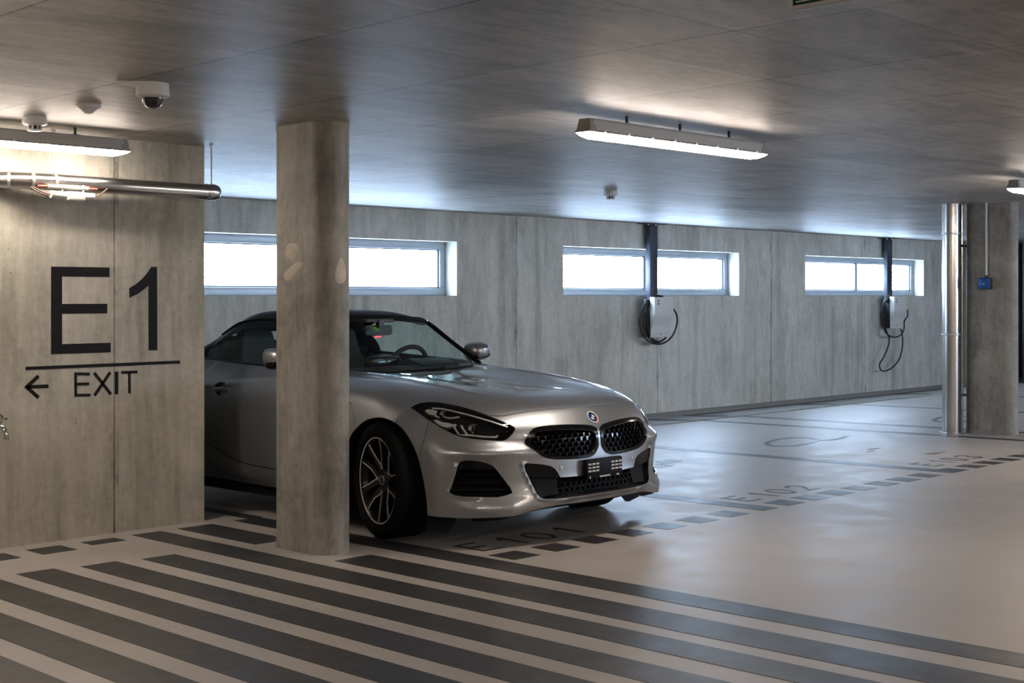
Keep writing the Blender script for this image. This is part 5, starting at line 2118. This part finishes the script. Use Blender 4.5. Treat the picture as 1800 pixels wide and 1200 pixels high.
mb.done('sensor_pod', 'plastic_black', CAR)
# inspection stickers and the red alarm lamp behind the screen
sab = [screen.hit(*car_ray(*p)) for p in ((652, 574), (661, 573), (668, 580), (659, 581))]
S0 = [Vector(p) for p in screen.pos(np.array(sab))]
SN = Vector(screen.nrm(np.array(sab[:1]))[0])
mb = MB()
mb.prism([p - SN * 0.004 for p in S0], -SN * 0.001)
mb.done('sticker', 'sticker_green', WS, smooth=None)
mb = MB()
mb.prism([S0[1].lerp(S0[0], .45) - SN * 0.0056, S0[1] - SN * 0.0056, S0[2] - SN * 0.0056, S0[2].lerp(S0[3], .45) - SN * 0.0056], -SN * 0.0004)
mb.prism([S0[1].lerp(S0[0], .45) - SN * 0.003, S0[1].lerp(S0[0], .2) - SN * 0.003, S0[2].lerp(S0[3], .2) - SN * 0.003, S0[2].lerp(S0[3], .45) - SN * 0.003], -SN * 0.0006)
mb.done('sticker', 'sticker_yellow', WS, smooth=None)
lo_, ld_ = car_ray(665, 592)
lt = (1.95 - lo_.y) / ld_.y
lp_ = lo_ + ld_ * lt
mb = MB()
mb.rings([[(lp_.x + dx_, 1.95 + dy_, lp_.z - .006 + q), (lp_.x + dx_, 1.956 + dy_, lp_.z - .006 + q), (lp_.x + dx_, 1.956 + dy_, lp_.z + .006 + q), (lp_.x + dx_, 1.95 + dy_, lp_.z + .006 + q)] for dx_, dy_, q in ((-.026, 0, -.004), (-.014, 0, .003), (.014, 0, .005), (.026, 0, .001))])
mb.done('alarm_lamp', 'led_red', CAR)

# ---- under the body: floor pan, inner arches, dark bulk behind the panels
mb = MB()
mb.rings([[(-w, v_, z0), (w, v_, z0), (w, v_, z1), (-w, v_, z1)] for v_, w, z0, z1 in ((.10, .55, .20, .24), (.35, .58, .14, .60), (1.15, .62, .13, .66), (1.25, .84, .13, .62), (2.80, .84, .13, .30), (2.95, .56, .14, .90), (3.75, .56, .18, .90), (4.0, .70, .26, .85), (4.15, .60, .34, .85))])
mb.done('underbody', 'black_matte', CAR, smooth=None)
for av, rad in ((0.785, .372), (RAX, .384)):
    mb = MB()
    pr_ = []
    for k in range(21):
        t = math.radians(-28 + 236 * k / 20)
        pr_.append((av + rad * math.cos(t), .33 + rad * math.sin(t)))
    mb.rings([[(-.905, y, z) for y, z in pr_], [(-.60, y, z) for y, z in pr_], [(-.60, av + .1 * (y - av), .33 + .1 * (z - .33)) for y, z in pr_]], closed_u=False)
    both('wheel_arch_liner', 'black_matte', CAR, CAR, mb)


# ---- wheels: tyre, dark five-spoke rim with bright cut edges
def make_wheel(mirror=False):
    """axle along x, outer face towards -x"""
    r0 = 0.245
    tyre = [(r0, .105), (.252, .118), (.272, .1275), (.300, .1275), (.318, .119), (.3275, .104), (.330, .085)]
    prof = [(r, -x) for r, x in tyre]
    for g in (-.062, -.022, .022, .062):
        prof += [(.3300, g - .006), (.3245, g - .004), (.3245, g + .004), (.3300, g + .006)]
    prof += [(r, x) for r, x in reversed(tyre)]
    mb = MB()
    mb.lathe(prof, axis='x', seg=64, cap=False)
    T_ = mb
    objs = []
    m = MB()
    m.lathe([(.2455, -.104), (.2475, -.110), (.240, -.110), (.232, -.100), (.222, -.06), (.215, .0), (.222, .08), (.2455, .104)], axis='x', seg=56, cap=False)
    rim_o = m.done('wheel', 'rim_black', CAR)
    T_.done('tyre', 'rubber', rim_o, smooth=50)
    m = MB()
    m.lathe([(.2405, -.1085), (.2405, -.1125), (.2445, -.1140), (.2478, -.1125), (.2478, -.1085)], axis='x', seg=64, cap=False)
    m.done('bright_lip', 'rim_silver', rim_o)
    m = MB()
    m.lathe([(.001, -.078), (.030, -.080), (.058, -.074), (.066, -.060), (.066, .02)], axis='x', seg=32)
    m.done('hub', 'rim_black', rim_o)
    m = MB()
    m.lathe([(.001, -.0845), (.024, -.0845), (.026, -.082), (.026, -.078)], axis='x', seg=24)
    m.done('hub_cap', 'rim_black', rim_o)
    m = MB()
    m.lathe([(.0225, -.0838), (.0225, -.0862), (.026, -.0862), (.0262, -.080)], axis='x', seg=24, cap=False)
    m.done('cap_ring', 'rim_silver', rim_o)
    m = MB()
    m.lathe([(.06, .0), (.165, .0), (.165, .024), (.06, .024)], axis='x', seg=40)
    m.done('brake_disc', 'disc_steel', rim_o)
    m = MB()
    m.prism([(-.02, .10, .05), (-.02, .17, .02), (-.02, .175, -.05), (-.02, .15, -.10), (-.02, .09, -.07)], (.07, 0, 0))
    m.done('brake_caliper', 'black_satin', rim_o)
    sgn = -1 if mirror else 1
    for k in range(5):
        base = math.radians(180 + 72 * k)
        for s in (-1, 1):
            path = [(.045, s * .024, -.072), (.085, s * .030 + .004 * sgn, -.078), (.135, s * .033 + .012 * sgn, -.088), (.190, s * .046 + .012 * sgn, -.098), (.243, s * .060 + .010 * sgn, -.106)]
            wid = (.024, .019, .016, .015, .017)

            def P3(r, o, x):
                c, q = math.cos(base), math.sin(base)
                return (x, r * c - o * q, r * q + o * c)
            m = MB()
            m.rings([[P3(r, o - w, x), P3(r, o + w, x), P3(r, o + w * .7, x + .045), P3(r, o - w * .7, x + .045)] for (r, o, x), w in zip(path, wid)])
            m.done('spoke', 'rim_black', rim_o, smooth=30)
            m = MB()
            e = .0026
            m.rings([[P3(r, o + s * w - e, x - .0022), P3(r, o + s * w + e, x - .0022), P3(r, o + s * w + e, x + .003), P3(r, o + s * w - e, x + .003)] for (r, o, x), w in zip(path, wid)])
            m.done('bright_edge', 'rim_silver', rim_o, smooth=30)
    return rim_o


def copy_parts(o, parent):
    c = o.copy()
    COL.objects.link(c)
    c.parent = parent
    for ch in [x for x in list(COL.objects) if x.parent == o]:
        d = ch.copy()
        COL.objects.link(d)
        d.parent = c
    return c


STEER = math.radians(14.5)
WN = make_wheel()
WR = copy_parts(WN, CAR)
WFN = copy_parts(WN, CAR)
WRF = copy_parts(WN, CAR)
WN.location = (-.818, .785, .335)
WN.rotation_euler = (0, 0, -STEER)
WR.location = (-.800, RAX, .33)
WFN.location = (.803, .785, .33)
WFN.rotation_euler = (0, 0, PI - STEER)
WRF.location = (.800, RAX, .33)
WRF.rotation_euler = (0, 0, PI)
bpy.context.view_layer.update()
